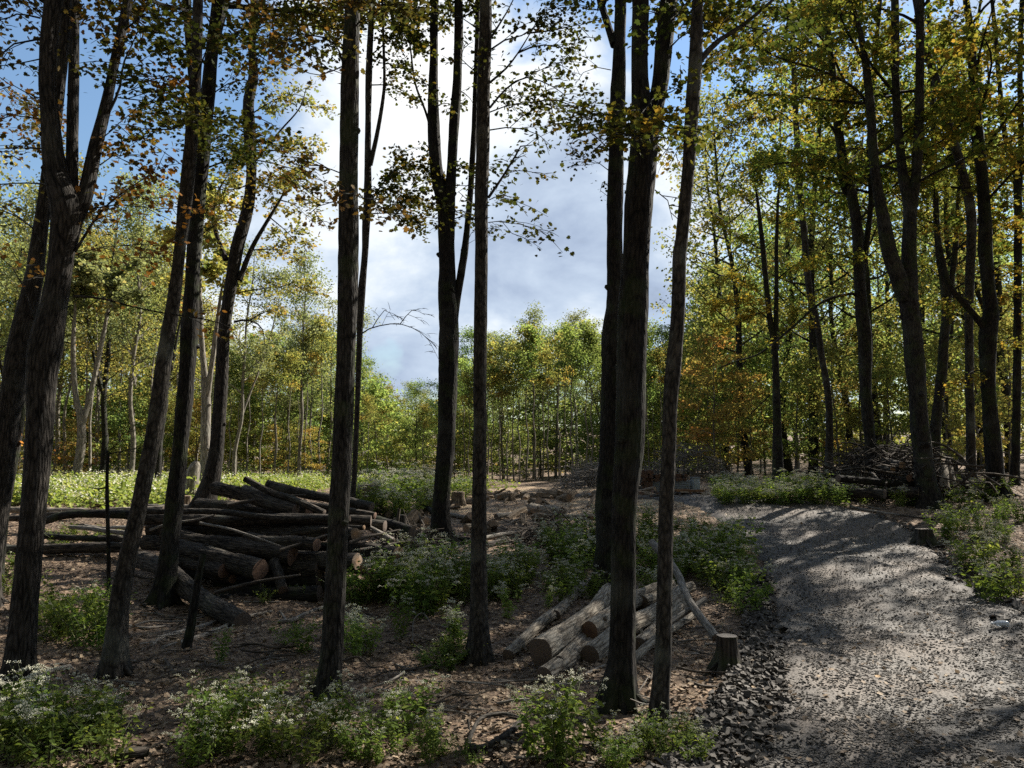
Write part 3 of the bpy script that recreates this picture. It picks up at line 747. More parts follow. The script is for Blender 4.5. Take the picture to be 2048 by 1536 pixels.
# 5: furrowed tree behind the pile
fg_tree('deeply furrowed leaning trunk behind the big log pile, with a pale dead limb',
    [[(404, 1030, 46), (415, 985, 40), (424, 949, 36), (434, 880, 29), (442, 778, 27), (448, 676, 25), (456, 607, 25), (472, 505, 26), (496, 410, 24), (503, 342, 21), (500, 274, 26), (497, 205, 22), (507, 154, 20), (504, 85, 16), (510, 0, 18)],
     [(452, 520, 12), (436, 478, 9), (426, 430, 8), (438, 380, 8), (458, 348, 6)],
     [(479, 560, 12), (502, 500, 10), (530, 450, 8), (560, 400, 6), (580, 360, 5)]],
    [([(504, 330), (560, 262), (600, 215), (613, 175)], 5, 0.3, 0.15), ([(504, 300), (560, 300), (600, 280), (640, 270)], 3, 0.5, 1.1, 0.5), ([(500, 230), (550, 200), (600, 190), (640, 220)], 3, 0.8, 1.2, 0.3), ([(478, 585), (540, 575), (590, 572), (628, 590)], 3, 0.4, 1.0, 0.4),
     ([(468, 644), (495, 640), (523, 655), (530, 690)], 5, 0.4, 0.3, 0.6), ([(560, 400), (590, 410), (620, 440)], 3, 0.5, 1.2, 0.4), ([(540, 435), (570, 460), (600, 490)], 3, 0.5, 1.2, 0.4), ([(500, 500), (560, 500), (600, 520)], 3, 0.5, 1.2, 0.45), ([(505, 100), (550, 130), (580, 110)], 3, 0.5, 1.0, 0.4), ([(500, 640), (540, 620), (560, 630)], 3, 0.4, 1.0, 0.5), ([(440, 400), (410, 430), (400, 470)], 3, -0.4, 1.0, 0.6), ([(500, 350), (540, 380), (560, 420)], 3, 0.4, 1.1, 0.5), ([(510, 60), (560, 40), (600, 60)], 3, 0.5, 1.0, 0.4)],
    Y=16.5, bark='bark_ridge', leaf='leaf_gold', seed=6, top=20, var0=0.35, crown_n=11, lsize=0.08, tmpl=MIDL)
land('the furrowed trunk behind the log pile', 410)
# 6: straight trunk left of centre, and the thin one right behind it
fg_tree('straight dark trunk standing in front of the right end of the big log pile',
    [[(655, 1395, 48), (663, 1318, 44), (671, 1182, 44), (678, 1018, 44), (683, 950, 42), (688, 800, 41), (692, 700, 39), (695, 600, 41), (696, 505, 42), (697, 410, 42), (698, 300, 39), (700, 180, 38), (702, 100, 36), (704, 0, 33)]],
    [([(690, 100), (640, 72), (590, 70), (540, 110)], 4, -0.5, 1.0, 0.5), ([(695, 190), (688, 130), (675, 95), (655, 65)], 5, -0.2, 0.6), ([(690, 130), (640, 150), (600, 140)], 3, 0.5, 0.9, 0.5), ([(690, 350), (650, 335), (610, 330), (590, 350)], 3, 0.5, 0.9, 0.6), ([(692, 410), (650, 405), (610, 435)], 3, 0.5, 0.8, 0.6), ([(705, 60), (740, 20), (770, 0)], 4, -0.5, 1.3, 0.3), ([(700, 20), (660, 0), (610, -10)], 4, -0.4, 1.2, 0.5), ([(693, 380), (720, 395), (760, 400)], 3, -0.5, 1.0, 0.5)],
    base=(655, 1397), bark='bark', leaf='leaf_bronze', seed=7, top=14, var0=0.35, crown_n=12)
land('the straight dark trunk', 665)
fg_tree('thin grey tree with peeling bark leaning close behind the straight dark trunk',
    [[(704, 1010, 12), (708, 960, 12), (713, 850, 11), (719, 680, 13), (722, 600, 16), (730, 505, 14), (732, 450, 17), (735, 410, 17), (736, 274, 13), (738, 137, 14), (744, 0, 11)],
     [(740, 330, 11), (755, 265, 9), (768, 180, 7), (768, 120, 6), (764, 0, 5)]],
    [([(722, 668), (745, 655), (800, 648), (850, 672), (878, 720)], 3, -0.5, -0.8), ([(745, 655), (770, 620), (790, 640)], 2, -0.6, -0.7), ([(800, 648), (825, 620), (850, 630)], 2, -0.5, -0.8), ([(742, 60), (790, 35), (850, 15), (900, 30)], 4, 0.5, 1.2, 0.35), ([(742, 110), (780, 80), (820, 50)], 3, 0.4, 1.2, 0.35), ([(740, 170), (790, 172), (820, 195)], 3, 0.3, 0.8, 0.4),
     ([(736, 410), (790, 340), (830, 335), (865, 365)], 4, 0.4, 1.4, 0.45), ([(735, 428), (780, 426), (840, 432), (872, 438)], 3, 0.4, 1.5, 0.5), ([(736, 395), (770, 380), (820, 390), (860, 400)], 3, 0.2, 1.5, 0.5), ([(742, 20), (720, -10), (690, 5)], 3, -0.5, 1.2, 0.3), ([(764, 30), (800, 60), (830, 100)], 3, 0.3, 1.2, 0.4)],
    Y=14.5, bark='bark_smooth', leaf='leaf_olive', seed=8, top=17, var0=0.4, crown_n=8, lsize=0.075)
# 7: double trunk
fg_tree('twin-stemmed dark trunk right of the log pile, splitting high into parallel stems',
    [[(882, 1088, 46), (883, 1000, 36), (891, 900, 38), (895, 800, 40), (897, 700, 43), (896, 608, 40), (893, 505, 34), (892, 440, 34), (886, 395, 32), (873, 342, 27), (867, 240, 25), (867, 137, 18), (870, 0, 16)],
     [(895, 480, 28), (899, 400, 26), (903, 342, 21), (909, 240, 22), (915, 150, 19), (917, 0, 18)],
     [(905, 690, 18), (912, 608, 16), (929, 505, 16), (932, 478, 14), (939, 410, 13), (946, 300, 12), (950, 200, 11), (955, 0, 9)]],
    [([(858, 245), (850, 220), (830, 165), (820, 90), (812, 40), (800, -10)], 6, 0.3, 0.3), ([(828, 150), (805, 130), (790, 105)], 3, 0.3, 0.98), ([(845, 205), (820, 195), (808, 180)], 3, 0.3, 0.75), ([(862, 220), (890, 205), (910, 215)], 3, -0.5, 0.6), ([(912, 180), (935, 190), (950, 215)], 3, 0.5, 0.9), ([(905, 330), (930, 335), (945, 355)], 3, -0.4, 0.9), ([(862, 300), (845, 285), (838, 300)], 3, 0.3, 0.6),
     ([(916, 40), (950, 20), (980, -10)], 4, 0.4, 0.9), ([(868, 60), (845, 30), (830, 0)], 4, -0.4, 0.98, 0.3), ([(895, 430), (920, 420), (950, 440)], 3, -0.6, 0.68), ([(820, 90), (850, 60), (880, 50)], 3, 0.3, 0.98, 0.35), ([(930, 500), (940, 470), (955, 455)], 2, 0.3, 0.38)],
    base=(882, 1090), bark='bark_dark', leaf='leaf_olive', seed=9, top=21, var0=0.3, crown_n=10, lsize=0.078, crown_from=12.2)
land('the twin-stemmed trunk', 882)
# 8: slim straight
fg_tree('slim straight grey trunk with swollen rings, standing before the green herb patch',
    [[(957, 1322, 42), (957, 1250, 36), (958, 1182, 35), (958, 1011, 32), (960, 850, 29), (960, 700, 29), (962, 608, 28), (962, 505, 27), (963, 400, 28), (966, 274, 28), (968, 137, 27), (971, 0, 25)]],
    [([(982, 75), (999, 48), (1023, 7), (1040, -40)], 5, 0.3, 0.48), ([(980, 100), (1016, 77), (1057, 66), (1090, 30), (1120, 10)], 4, 0.3, 0.78), ([(980, 165), (1012, 137), (1036, 106), (1057, 72), (1075, 40)], 5, 0.4, 0.6), ([(980, 215), (1010, 180), (1050, 155), (1100, 170), (1130, 190)], 5, 0.4, 0.96), ([(978, 225), (1020, 210), (1060, 205), (1090, 212)], 3, 0.5, 0.96), ([(1036, 106), (1080, 90), (1130, 100), (1160, 150)], 4, 0.4, 0.6),
     ([(1057, 66), (1110, 60), (1160, 50), (1180, 75)], 4, 0.4, 0.72), ([(977, 395), (1002, 359), (1033, 308), (1042, 292), (1064, 290)], 6, 0.3, 0.15), ([(980, 260), (1020, 255), (1070, 265), (1105, 295)], 3, 0.3, 0.78), ([(1002, 359), (1020, 345), (1040, 340)], 2, 0.2, 0.78), ([(978, 400), (1000, 390), (1030, 395)], 2, 0.3, 0.72), ([(977, 445), (1000, 440), (1025, 468)], 2, 0.2, 0.54), ([(955, 440), (930, 430), (905, 440)], 2, -0.3, 0.54), ([(958, 150), (935, 130), (915, 110)], 3, -0.3, 0.6), ([(955, 380), (935, 370), (915, 385)], 2, 0.3, 0.6), ([(958, 60), (930, 40), (900, 20)], 3, 0.4, 0.72), ([(1060, 205), (1110, 200), (1160, 215), (1195, 200)], 3, 0.5, 0.48)],
    base=(957, 1322), bark='bark_smooth', leaf='leaf_olive', seed=10, top=15, var0=0.15, crown_n=12, lsize=0.056)
land('the slim straight trunk', 957)
# 9a, 9b
fg_tree('dark trunk standing just behind the massive double trunk, pressed against it',
    [[(1205, 1178, 44), (1212, 1090, 44), (1216, 1000, 52), (1222, 900, 50), (1228, 760, 52), (1226, 672, 52), (1232, 608, 40), (1229, 505, 34), (1231, 342, 33), (1235, 205, 31), (1239, 85, 26), (1241, 0, 24)],
     [(1229, 90, 18), (1217, 55, 15), (1206, 20, 14), (1200, 0, 14)]],
    [([(1222, 235), (1180, 215), (1140, 205), (1112, 195)], 3, -0.4, 0.8), ([(1218, 300), (1180, 265), (1150, 270), (1140, 290)], 3, 0.4, 0.8), ([(1216, 340), (1190, 322), (1178, 330)], 2, 0.3, 0.8), ([(1222, 140), (1190, 135), (1160, 150), (1150, 170)], 2, 0.3, -0.9), ([(1220, 260), (1170, 230), (1140, 265)], 2, 0.2, -0.9), ([(1206, 20), (1180, 20), (1150, 10)], 3, 0.3, 1.0), ([(1215, 370), (1205, 365), (1200, 385)], 2, 0.3, 0.6)],
    base=(1205, 1180), bark='bark_dark', leaf='leaf_olive', seed=11, top=19, var0=0.2, crown_n=9, k=16)
fg_tree('massive dark double trunk with ivy-like yellow spray, standing right before the near logs',
    [[(1238, 1412, 60), (1243, 1318, 52), (1247, 1182, 51), (1250, 1011, 52), (1258, 900, 62), (1262, 760, 62), (1266, 608, 64), (1272, 505, 56), (1278, 410, 60), (1284, 342, 58), (1288, 274, 54), (1282, 205, 40), (1279, 137, 34), (1281, 0, 36)],
     [(1290, 300, 46), (1306, 230, 40), (1320, 170, 36), (1328, 85, 36), (1337, 0, 34)]],
    [([(1312, 190), (1285, 225), (1250, 255), (1228, 270)], 3, -1.0, 1.1, 0.55), ([(1318, 200), (1300, 240), (1290, 280)], 2, -0.9, 1.1, 0.5), ([(1335, 100), (1360, 75), (1385, 60)], 4, 0.3, 1.0), ([(1325, 190), (1350, 180), (1372, 160)], 3, 0.4, 1.0), ([(1318, 230), (1345, 250), (1360, 300)], 3, 0.4, 0.8, 0.8), ([(1340, 40), (1370, 10), (1390, -20)], 4, 0.3, 1.0), ([(1310, 380), (1335, 400), (1345, 440)], 2, 0.3, 0.7, 0.4)],
    base=(1238, 1413), bark='bark_dark', leaf='leaf_olive', seed=12, top=14.5, var0=0.3, crown_n=11, k=18, flare=1.2)
land('the massive double trunk', 1240)
fg_tree('slim mossy grey trunk kinked midway, right of the massive double trunk',
    [[(1320, 1445, 35), (1322, 1380, 34), (1326, 1318, 34), (1329, 1182, 32), (1332, 1011, 31), (1338, 900, 30), (1341, 800, 31), (1346, 740, 33), (1355, 640, 30), (1360, 505, 29), (1364, 478, 27), (1376, 342, 27), (1385, 205, 29), (1390, 130, 29), (1396, 0, 23)]],
    [([(1400, 120), (1433, 85), (1485, 51), (1546, 0), (1590, -40)], 13, 0.4, 0.5), ([(1433, 85), (1440, 50), (1470, 20)], 3, 0.3, 1.0), ([(1385, 40), (1365, 20), (1350, 40)], 3, -0.3, 1.0), ([(1485, 51), (1530, 60), (1560, 50)], 3, 0.4, 1.0), ([(1375, 260), (1400, 250), (1425, 265)], 2, 0.5, 0.6)],
    base=(1320, 1448), bark='bark_smooth', leaf='leaf_olive', seed=13, top=14, var0=0.4, crown_n=12, lsize=0.06)
land('the slim kinked trunk', 1325)

# right-hand wood
RW = dict(leaf='leaf_wood', tmpl=MIDL, lsize=0.078, crown_dens=0.95)
fg_tree('twin slender trunk in the sunny gap left of the wood, beside the orange saplings',
    [[(1557, 965, 24), (1556, 930, 22), (1554, 850, 18), (1552, 760, 15), (1548, 690, 14), (1540, 640, 12), (1533, 573, 11), (1524, 480, 10), (1515, 400, 9), (1506, 340, 7)],
     [(1553, 700, 10), (1552, 640, 10), (1553, 573, 9), (1553, 490, 8), (1556, 400, 7), (1560, 330, 5)]],
    [([(1540, 640), (1500, 610), (1450, 600), (1415, 625)], 3, -0.8, 1.3, 0.9), ([(1535, 600), (1480, 560), (1430, 560)], 3, 0.5, 1.2, 0.7), ([(1525, 500), (1470, 470), (1430, 440), (1410, 450)], 3, 0.5, 1.3, 0.6), ([(1515, 420), (1470, 380), (1430, 370)], 3, 0.5, 1.3, 0.6), ([(1545, 680), (1590, 640), (1610, 600)], 3, 0.5, 1.3, 0.8), ([(1553, 560), (1590, 530), (1620, 520)], 3, 0.5, 1.3, 0.5), ([(1555, 450), (1600, 420), (1630, 430)], 3, 0.5, 1.3, 0.5), ([(1545, 620), (1470, 640), (1430, 650)], 3, 0.6, 1.3, 0.9), ([(1540, 790), (1500, 830), (1480, 850)], 3, 0.2, 0.5, 0.7)],
    Y=23, seed=21, bark='bark', crown_n=0, **RW)
fg_tree('pale slim trunk curving left at its top, at the left edge of the brush pile',
    [[(1660, 950, 22), (1658, 915, 17), (1659, 850, 15), (1655, 778, 14), (1643, 710, 13), (1633, 640, 13), (1622, 600, 13), (1613, 530, 14), (1608, 460, 13), (1600, 380, 13), (1592, 240, 12), (1586, 100, 10), (1585, 0, 9)]],
    [([(1610, 480), (1570, 450), (1530, 430)], 3, 0.5, 1.3, 0.4), ([(1600, 360), (1560, 330), (1510, 320), (1470, 340)], 3, 0.5, 1.4, 0.5), ([(1592, 250), (1550, 220), (1500, 230), (1450, 260)], 3, 0.5, 1.4, 0.7), ([(1590, 150), (1640, 110), (1680, 120)], 3, 0.5, 1.4, 0.4), ([(1598, 320), (1640, 290), (1670, 300)], 3, 0.5, 1.4, 0.4), ([(1588, 120), (1540, 80), (1480, 90), (1420, 120)], 3, 0.5, 1.4, 0.6), ([(1586, 40), (1530, 20), (1480, 10)], 3, 0.5, 1.4, 0.4)],
    Y=25, seed=22, bark='bark_smooth', crown_n=8, top=22, crown_from=14, var0=0.45, **RW)
fg_tree('dark trunk with long drooping left limb, standing before the brush pile',
    [[(1754, 988, 24), (1750, 960, 20), (1740, 880, 22), (1732, 778, 24), (1729, 676, 28), (1722, 607, 25), (1716, 505, 22), (1713, 440, 21), (1700, 376, 22), (1689, 342, 20), (1675, 240, 17), (1665, 137, 13), (1647, 0, 10)],
     [(1722, 560, 14), (1735, 470, 12), (1742, 400, 11), (1738, 300, 10), (1748, 160, 9), (1760, 0, 8)]],
    [([(1712, 590), (1703, 587), (1645, 604), (1580, 659), (1519, 707), (1468, 724), (1437, 737)], 7, -0.6, 0.35, 0.8), ([(1690, 390), (1669, 340), (1608, 327), (1560, 327), (1502, 345), (1460, 370)], 6, -0.4, 0.9, 0.45), ([(1680, 280), (1649, 236), (1608, 202), (1539, 191), (1450, 215)], 6, -0.4, 1.2, 0.7), ([(1668, 150), (1630, 120), (1560, 110), (1500, 140)], 4, -0.4, 1.2, 0.5), ([(1720, 540), (1690, 520), (1650, 520)], 3, -0.3, 1.2, 0.4), ([(1690, 340), (1730, 320), (1770, 330)], 3, -0.4, 1.2, 0.4), ([(1660, 90), (1700, 60), (1740, 50)], 3, -0.4, 1.2, 0.4)],
    base=(1754, 990), seed=23, bark='bark', crown_n=12, top=18, crown_from=8, var0=0.4, **RW)
fg_tree('largest forked trunk of the right wood, with flared roots before the brush pile',
    [[(1858, 1012, 44), (1852, 960, 40), (1842, 880, 37), (1834, 778, 36), (1826, 676, 38), (1818, 607, 38), (1818, 560, 34), (1818, 505, 29), (1820, 440, 27), (1818, 400, 27), (1805, 342, 20), (1793, 205, 16), (1790, 100, 17), (1790, 0, 15)],
     [(1812, 600, 34), (1793, 545, 34), (1779, 505, 32), (1767, 440, 25), (1750, 342, 19), (1740, 205, 17), (1727, 100, 14), (1710, 30, 12), (1697, 0, 11)],
     [(1822, 420, 24), (1833, 342, 20), (1838, 240, 18), (1840, 100, 17), (1840, 0, 17)]],
    [([(1745, 240), (1727, 195), (1690, 164), (1638, 140), (1560, 116), (1490, 85), (1420, 110)], 7, -0.5, 1.1, 0.6), ([(1690, 164), (1645, 79), (1601, 44), (1560, 10)], 5, -0.4, 1.1, 0.4), ([(1752, 380), (1707, 356), (1660, 320), (1600, 300)], 4, -0.4, 1.2, 0.5), ([(1838, 200), (1870, 180), (1920, 200)], 3, -0.4, 1.2, 0.8), ([(1720, 60), (1690, 20), (1650, 0)], 3, -0.3, 1.2, 0.4), ([(1820, 480), (1860, 450), (1890, 460)], 3, -0.4, 1.0, 0.7), ([(1735, 150), (1770, 110), (1790, 130)], 3, -0.4, 1.2, 0.3)],
    base=(1858, 1014), seed=24, bark='bark', crown_n=7, top=17, crown_from=8, var0=0.4, flare=1.1, k=16, **RW)
fg_tree('thin dark trunk behind the brush pile, right of the largest forked trunk',
    [[(1868, 930, 22), (1871, 860, 21), (1882, 760, 20), (1888, 680, 19), (1893, 620, 18), (1886, 560, 15), (1878, 505, 14), (1872, 420, 12), (1868, 300, 11), (1860, 100, 9), (1856, 0, 8)],
     [(1893, 620, 13), (1903, 560, 12), (1910, 500, 11), (1916, 400, 9), (1922, 250, 7)]],
    [([(1885, 560), (1850, 530), (1830, 540)], 3, 0.4, 1.1), ([(1910, 500), (1940, 470), (1970, 480)], 3, 0.4, 1.1, 0.8), ([(1870, 350), (1830, 320), (1800, 330)], 3, 0.4, 1.1), ([(1918, 330), (1960, 300), (1990, 310)], 3, 0.4, 1.1)],
    Y=23, seed=25, bark='bark', crown_n=10, top=19, crown_from=8, var0=0.35, **RW)
fg_tree('grey-barked slim trunk sweeping left high up, left of the bulging trunk',
    [[(1942, 950, 19), (1941, 860, 18), (1939, 760, 17), (1938, 660, 17), (1939, 573, 17), (1943, 455, 19), (1936, 393, 19), (1915, 308, 18), (1895, 239, 17), (1868, 147, 16), (1846, 80, 14), (1832, 0, 13)]],
    [([(1936, 400), (1970, 360), (2000, 370)], 3, 0.4, 1.1, 0.7), ([(1915, 310), (1880, 290), (1850, 310)], 3, -0.4, 1.1), ([(1880, 190), (1920, 150), (1960, 150)], 3, -0.4, 1.1, 0.8), ([(1940, 620), (1910, 600), (1880, 620)], 3, -0.4, 1.0, 0.6)],
    Y=20, seed=26, bark='bark_smooth', crown_n=10, top=18, crown_from=7.5, var0=0.45, **RW)
fg_tree('dark trunk with a bulging bend and low left limb, near the right frame edge',
    [[(1996, 992, 38), (1992, 960, 33), (1985, 880, 32), (1977, 778, 28), (1976, 676, 33), (1982, 625, 30), (1977, 573, 25), (1971, 505, 26), (1970, 440, 24), (1963, 342, 23), (1955, 274, 24), (1949, 205, 20), (1945, 137, 17), (1941, 68, 16), (1932, 0, 13)],
     [(1972, 660, 15), (1952, 634, 14), (1922, 600, 13), (1900, 573, 12), (1884, 515, 10), (1872, 440, 8), (1866, 360, 7)]],
    [([(1975, 480), (2010, 450), (2050, 460)], 3, -0.4, 1.2, 0.8), ([(1960, 330), (2000, 300), (2050, 310)], 3, -0.4, 1.2, 0.8), ([(1950, 230), (1910, 210), (1870, 230)], 3, -0.4, 1.2, 0.6), ([(1980, 690), (2010, 680), (2060, 690)], 3, -0.4, 1.0, 0.7), ([(1976, 560), (2000, 530), (2040, 540)], 3, -0.4, 1.0, 0.7), ([(1945, 130), (1990, 90), (2040, 90)], 3, -0.4, 1.2, 0.7), ([(1968, 740), (1940, 745), (1920, 770)], 3, -0.4, 0.8, 0.75), ([(1940, 60), (1900, 40), (1870, 60)], 3, -0.4, 1.2, 0.5)],
    base=(1996, 994), seed=27, bark='bark_dark', crown_n=9, top=17, crown_from=7.5, var0=0.55, **RW)
fg_tree('dark pole trunk forking high, closest to the right frame edge',
    [[(2030, 980, 17), (2032, 880, 16), (2034, 760, 16), (2035, 620, 15), (2036, 480, 15), (2035, 376, 15), (2026, 310, 12), (2010, 270, 10), (2000, 180, 9), (1990, 60, 8), (1984, 0, 7)],
     [(2036, 400, 12), (2042, 300, 11), (2040, 150, 10), (2044, 0, 9)]],
    [([(2035, 460), (2060, 430), (2090, 440)], 3, -0.4, 1.1, 0.8), ([(2005, 220), (1970, 200), (1940, 220)], 3, -0.4, 1.1, 0.8), ([(2034, 650), (2060, 640), (2080, 660)], 3, -0.4, 1.1, 0.8), ([(2034, 600), (2010, 590), (1990, 610)], 3, -0.4, 1.0, 0.6), ([(2040, 200), (2060, 180), (2080, 190)], 3, -0.4, 1.1)],
    Y=21, seed=28, bark='bark_dark', crown_n=10, top=18, crown_from=7.5, var0=0.5, **RW)
land('the largest trunk of the right wood', 1858)
land('the bulging trunk', 1990)
# pale forked tree and its neighbours at the left
fg_tree('pale sunlit forked trunk behind the dark leaning trunk, beside a broken snag',
    [[(414, 985, 24), (411, 930, 22), (411, 870, 20), (412, 800, 18), (408, 740, 13), (402, 660, 11), (399, 560, 9), (402, 470, 8), (408, 400, 6)],
     [(413, 800, 13), (422, 740, 11), (430, 680, 10), (440, 600, 8), (448, 540, 6)]],
    [([(402, 600), (370, 560), (330, 560)], 3, 0.3, 1.0, 0.6), ([(440, 600), (470, 560), (490, 540)], 3, 0.3, 1.0, 0.5), ([(400, 500), (360, 470), (320, 480)], 3, 0.3, 1.2, 0.6), ([(405, 430), (440, 400), (470, 410)], 3, 0.3, 1.2, 0.5)],
    Y=24, seed=31, bark='bark_pale', crown_n=0, leaf='leaf_gold', tmpl=MIDL, lsize=0.14, var0=0.4)
fg_tree('pale forked trunk standing in the bright herb meadow, left of the leaning grey trunk',
    [[(151, 985, 21), (155, 940, 18), (163, 880, 17), (162, 840, 16), (152, 795, 11), (146, 710, 10), (150, 625, 8), (156, 540, 6)],
     [(165, 850, 12), (178, 800, 11), (191, 744, 10), (205, 676, 9), (219, 610, 8), (236, 560, 6)]],
    [([(150, 640), (110, 600), (70, 600)], 3, 0.5, 1.2, 0.4), ([(215, 630), (250, 590), (290, 590)], 3, 0.5, 1.2, 0.5), ([(152, 580), (180, 540), (200, 540)], 3, 0.5, 1.2, 0.4), ([(225, 590), (200, 550), (180, 510)], 3, 0.5, 1.2, 0.4), ([(148, 690), (120, 680), (95, 700)], 3, 0.4, 1.0, 0.3)],
    Y=30, seed=32, bark='bark_pale', crown_n=0, leaf='leaf_silver', tmpl=MIDL, lsize=0.16, var0=0.4)
fg_tree('bare dead sapling with crooked twigs at its top, left of the leaning grey trunk',
    [[(217, 1190, 8), (217, 1100, 8), (215, 1020, 8), (214, 960, 7), (216, 905, 7)]],
    [([(216, 906), (206, 890), (192, 875), (184, 868)], 3, 0.1, -0.4), ([(216, 904), (230, 890), (242, 880), (247, 862)], 3, 0.1, -0.4), ([(218, 908), (240, 905), (262, 898), (290, 893)], 3, 0.1, -0.4), ([(214, 975), (195, 978), (178, 975)], 5, 0.1, 0)],
    base=(217, 1192), seed=33, bark='bark_dark', crown_n=0, flare=0.3, cat='sapling', name='dead_sapling')
fg_tree('broken dark pole leaning right in front of the big log pile',
    [[(372, 1300, 19), (380, 1265, 18), (390, 1200, 16), (400, 1140, 14), (407, 1108, 12)]], [], base=(372, 1300), seed=34, bark='bark_dark', crown_n=0, flare=0.25, cat='snag', name='broken_snag')
fg_tree('broken grey snag stub behind the dark leaning trunk',
    [[(384, 1000, 30), (384, 970, 27), (386, 945, 27), (391, 930, 20), (394, 922, 9)]], [], Y=19, seed=35, bark='bark_pale', crown_n=0, flare=0.3, cat='snag', name='broken_snag')

# ------------------------------------------------------------------ the wood behind: a few kinds of tree, then copies


def proto_tree(name, H, base, width, kind, leaf, bark, nlimb=22, lsize=0.2, seed=0, r0=0.13, ncl=9, per=24, lean=0.03, fork=False, var0=0.45, trunk_top=0.93, shape=1.0):
    rg = np.random.default_rng(500 + seed)
    root = thing(name, (0, 0, 0))
    n = 7; pts = [np.array([0, 0, -0.3])]
    dx, dy = rg.normal(0, lean, 2)
    for i in range(1, n + 1):
        pts.append(np.array([dx * i / n * H + rg.normal(0, 0.012 * H * 0.5), dy * i / n * H + rg.normal(0, 0.012 * H * 0.5), H * trunk_top * i / n]))
    pts = np.array(pts); rad = r0 * (1 - 0.85 * np.linspace(0, 1, n + 1))
    tb = Buf(); add_tube(tb, pts, rad, 8, H / 26, 0.08, rg, (0.5, 0.2, 4, 0))
    c, r = catmull(pts, rad, H / 60)
    cb = Buf(); stems = [(c, r)]
    if fork:
        i0 = int(len(c) * rg.uniform(0.3, 0.45)); az = rg.uniform(0, 6.28)
        lp = limb_path(c[i0], (math.cos(az) * 0.35, math.sin(az) * 0.35, 1), H * 0.55, rg, 6, 0.3, 0.05)
        add_tube(tb, lp, np.linspace(r[i0] * 0.75, 0.02, len(lp)), 7, H / 26, 0.06, rg); stems.append(catmull(lp, np.linspace(r[i0] * 0.75, 0.02, len(lp)), H / 60))
    tb.build('trunk', M[bark], root)
    C, Vv, RR = [], [], []
    for q in range(nlimb):
        sc, sr = stems[q % len(stems)]
        f = (q + rg.uniform(0, 1)) / nlimb
        z = base + (H * trunk_top - base) * f
        i = int(np.argmin(np.abs(sc[:, 2] - z))); az = q * 2.4 + rg.uniform(-0.6, 0.6)
        if kind == 'round': prof = math.sin(math.pi * min(1, 0.18 + 0.80 * f)) ** 0.7
        elif kind == 'tall': prof = 0.75 * (1.05 - f) ** 0.4 + 0.1
        else: prof = (1.05 - f) ** 0.6
        L = width * 0.5 * prof * rg.uniform(0.65, 1.25)
        upv = {'round': 0.35, 'tall': 0.8, 'layer': 0.15}[kind] + 0.5 * f
        lp = limb_path(sc[i], (math.cos(az), math.sin(az), upv), max(L, 0.3), rg, 5, 0.25 if kind != 'layer' else -0.1, 0.1)
        add_tube(cb, lp, np.linspace(min(sr[i] * 0.6, 0.05), 0.008, len(lp)), 4, 0.6, 0.02, rg, mi=1)
        lc, _ = catmull(lp, np.ones(len(lp)), 0.12)
        v0 = var0 + rg.normal(0, 0.14)
        for _ in range(ncl):
            p = lc[int(len(lc) * rg.uniform(0.25, 1.0) ** 0.8 * 0.999)] + rg.standard_normal(3) * np.array([0.22, 0.22, 0.12]) * (0.4 + width * 0.12)
            C.append(p); Vv.append(v0 + rg.normal(0, 0.08)); RR.append(rg.uniform(0.6, 1.3))
    C = np.array(C); m = len(C); RR = np.array(RR); Vv = np.array(Vv)
    k = per
    rad3 = np.array([0.42, 0.42, 0.13 if kind == 'layer' else 0.22]) * (0.55 + width * 0.07)
    pp = (C[:, None] + rg.standard_normal((m, k, 3)) * 0.75 * rad3 * RR[:, None, None]).reshape(-1, 3)
    vv = np.repeat(Vv, k) + rg.normal(0, 0.16, m * k)
    ok = pp[:, 2] > 0.25
    add_leaves(cb, pp[ok], lsize * rg.uniform(0.6, 1.25, ok.sum()), RHOMB, rg, vv[ok], 0, 0.8, 0.75, None, 0.35)
    cb.build('crown', [M[leaf], M[bark]], root, smooth=False)
    root['_h'] = H
    return root


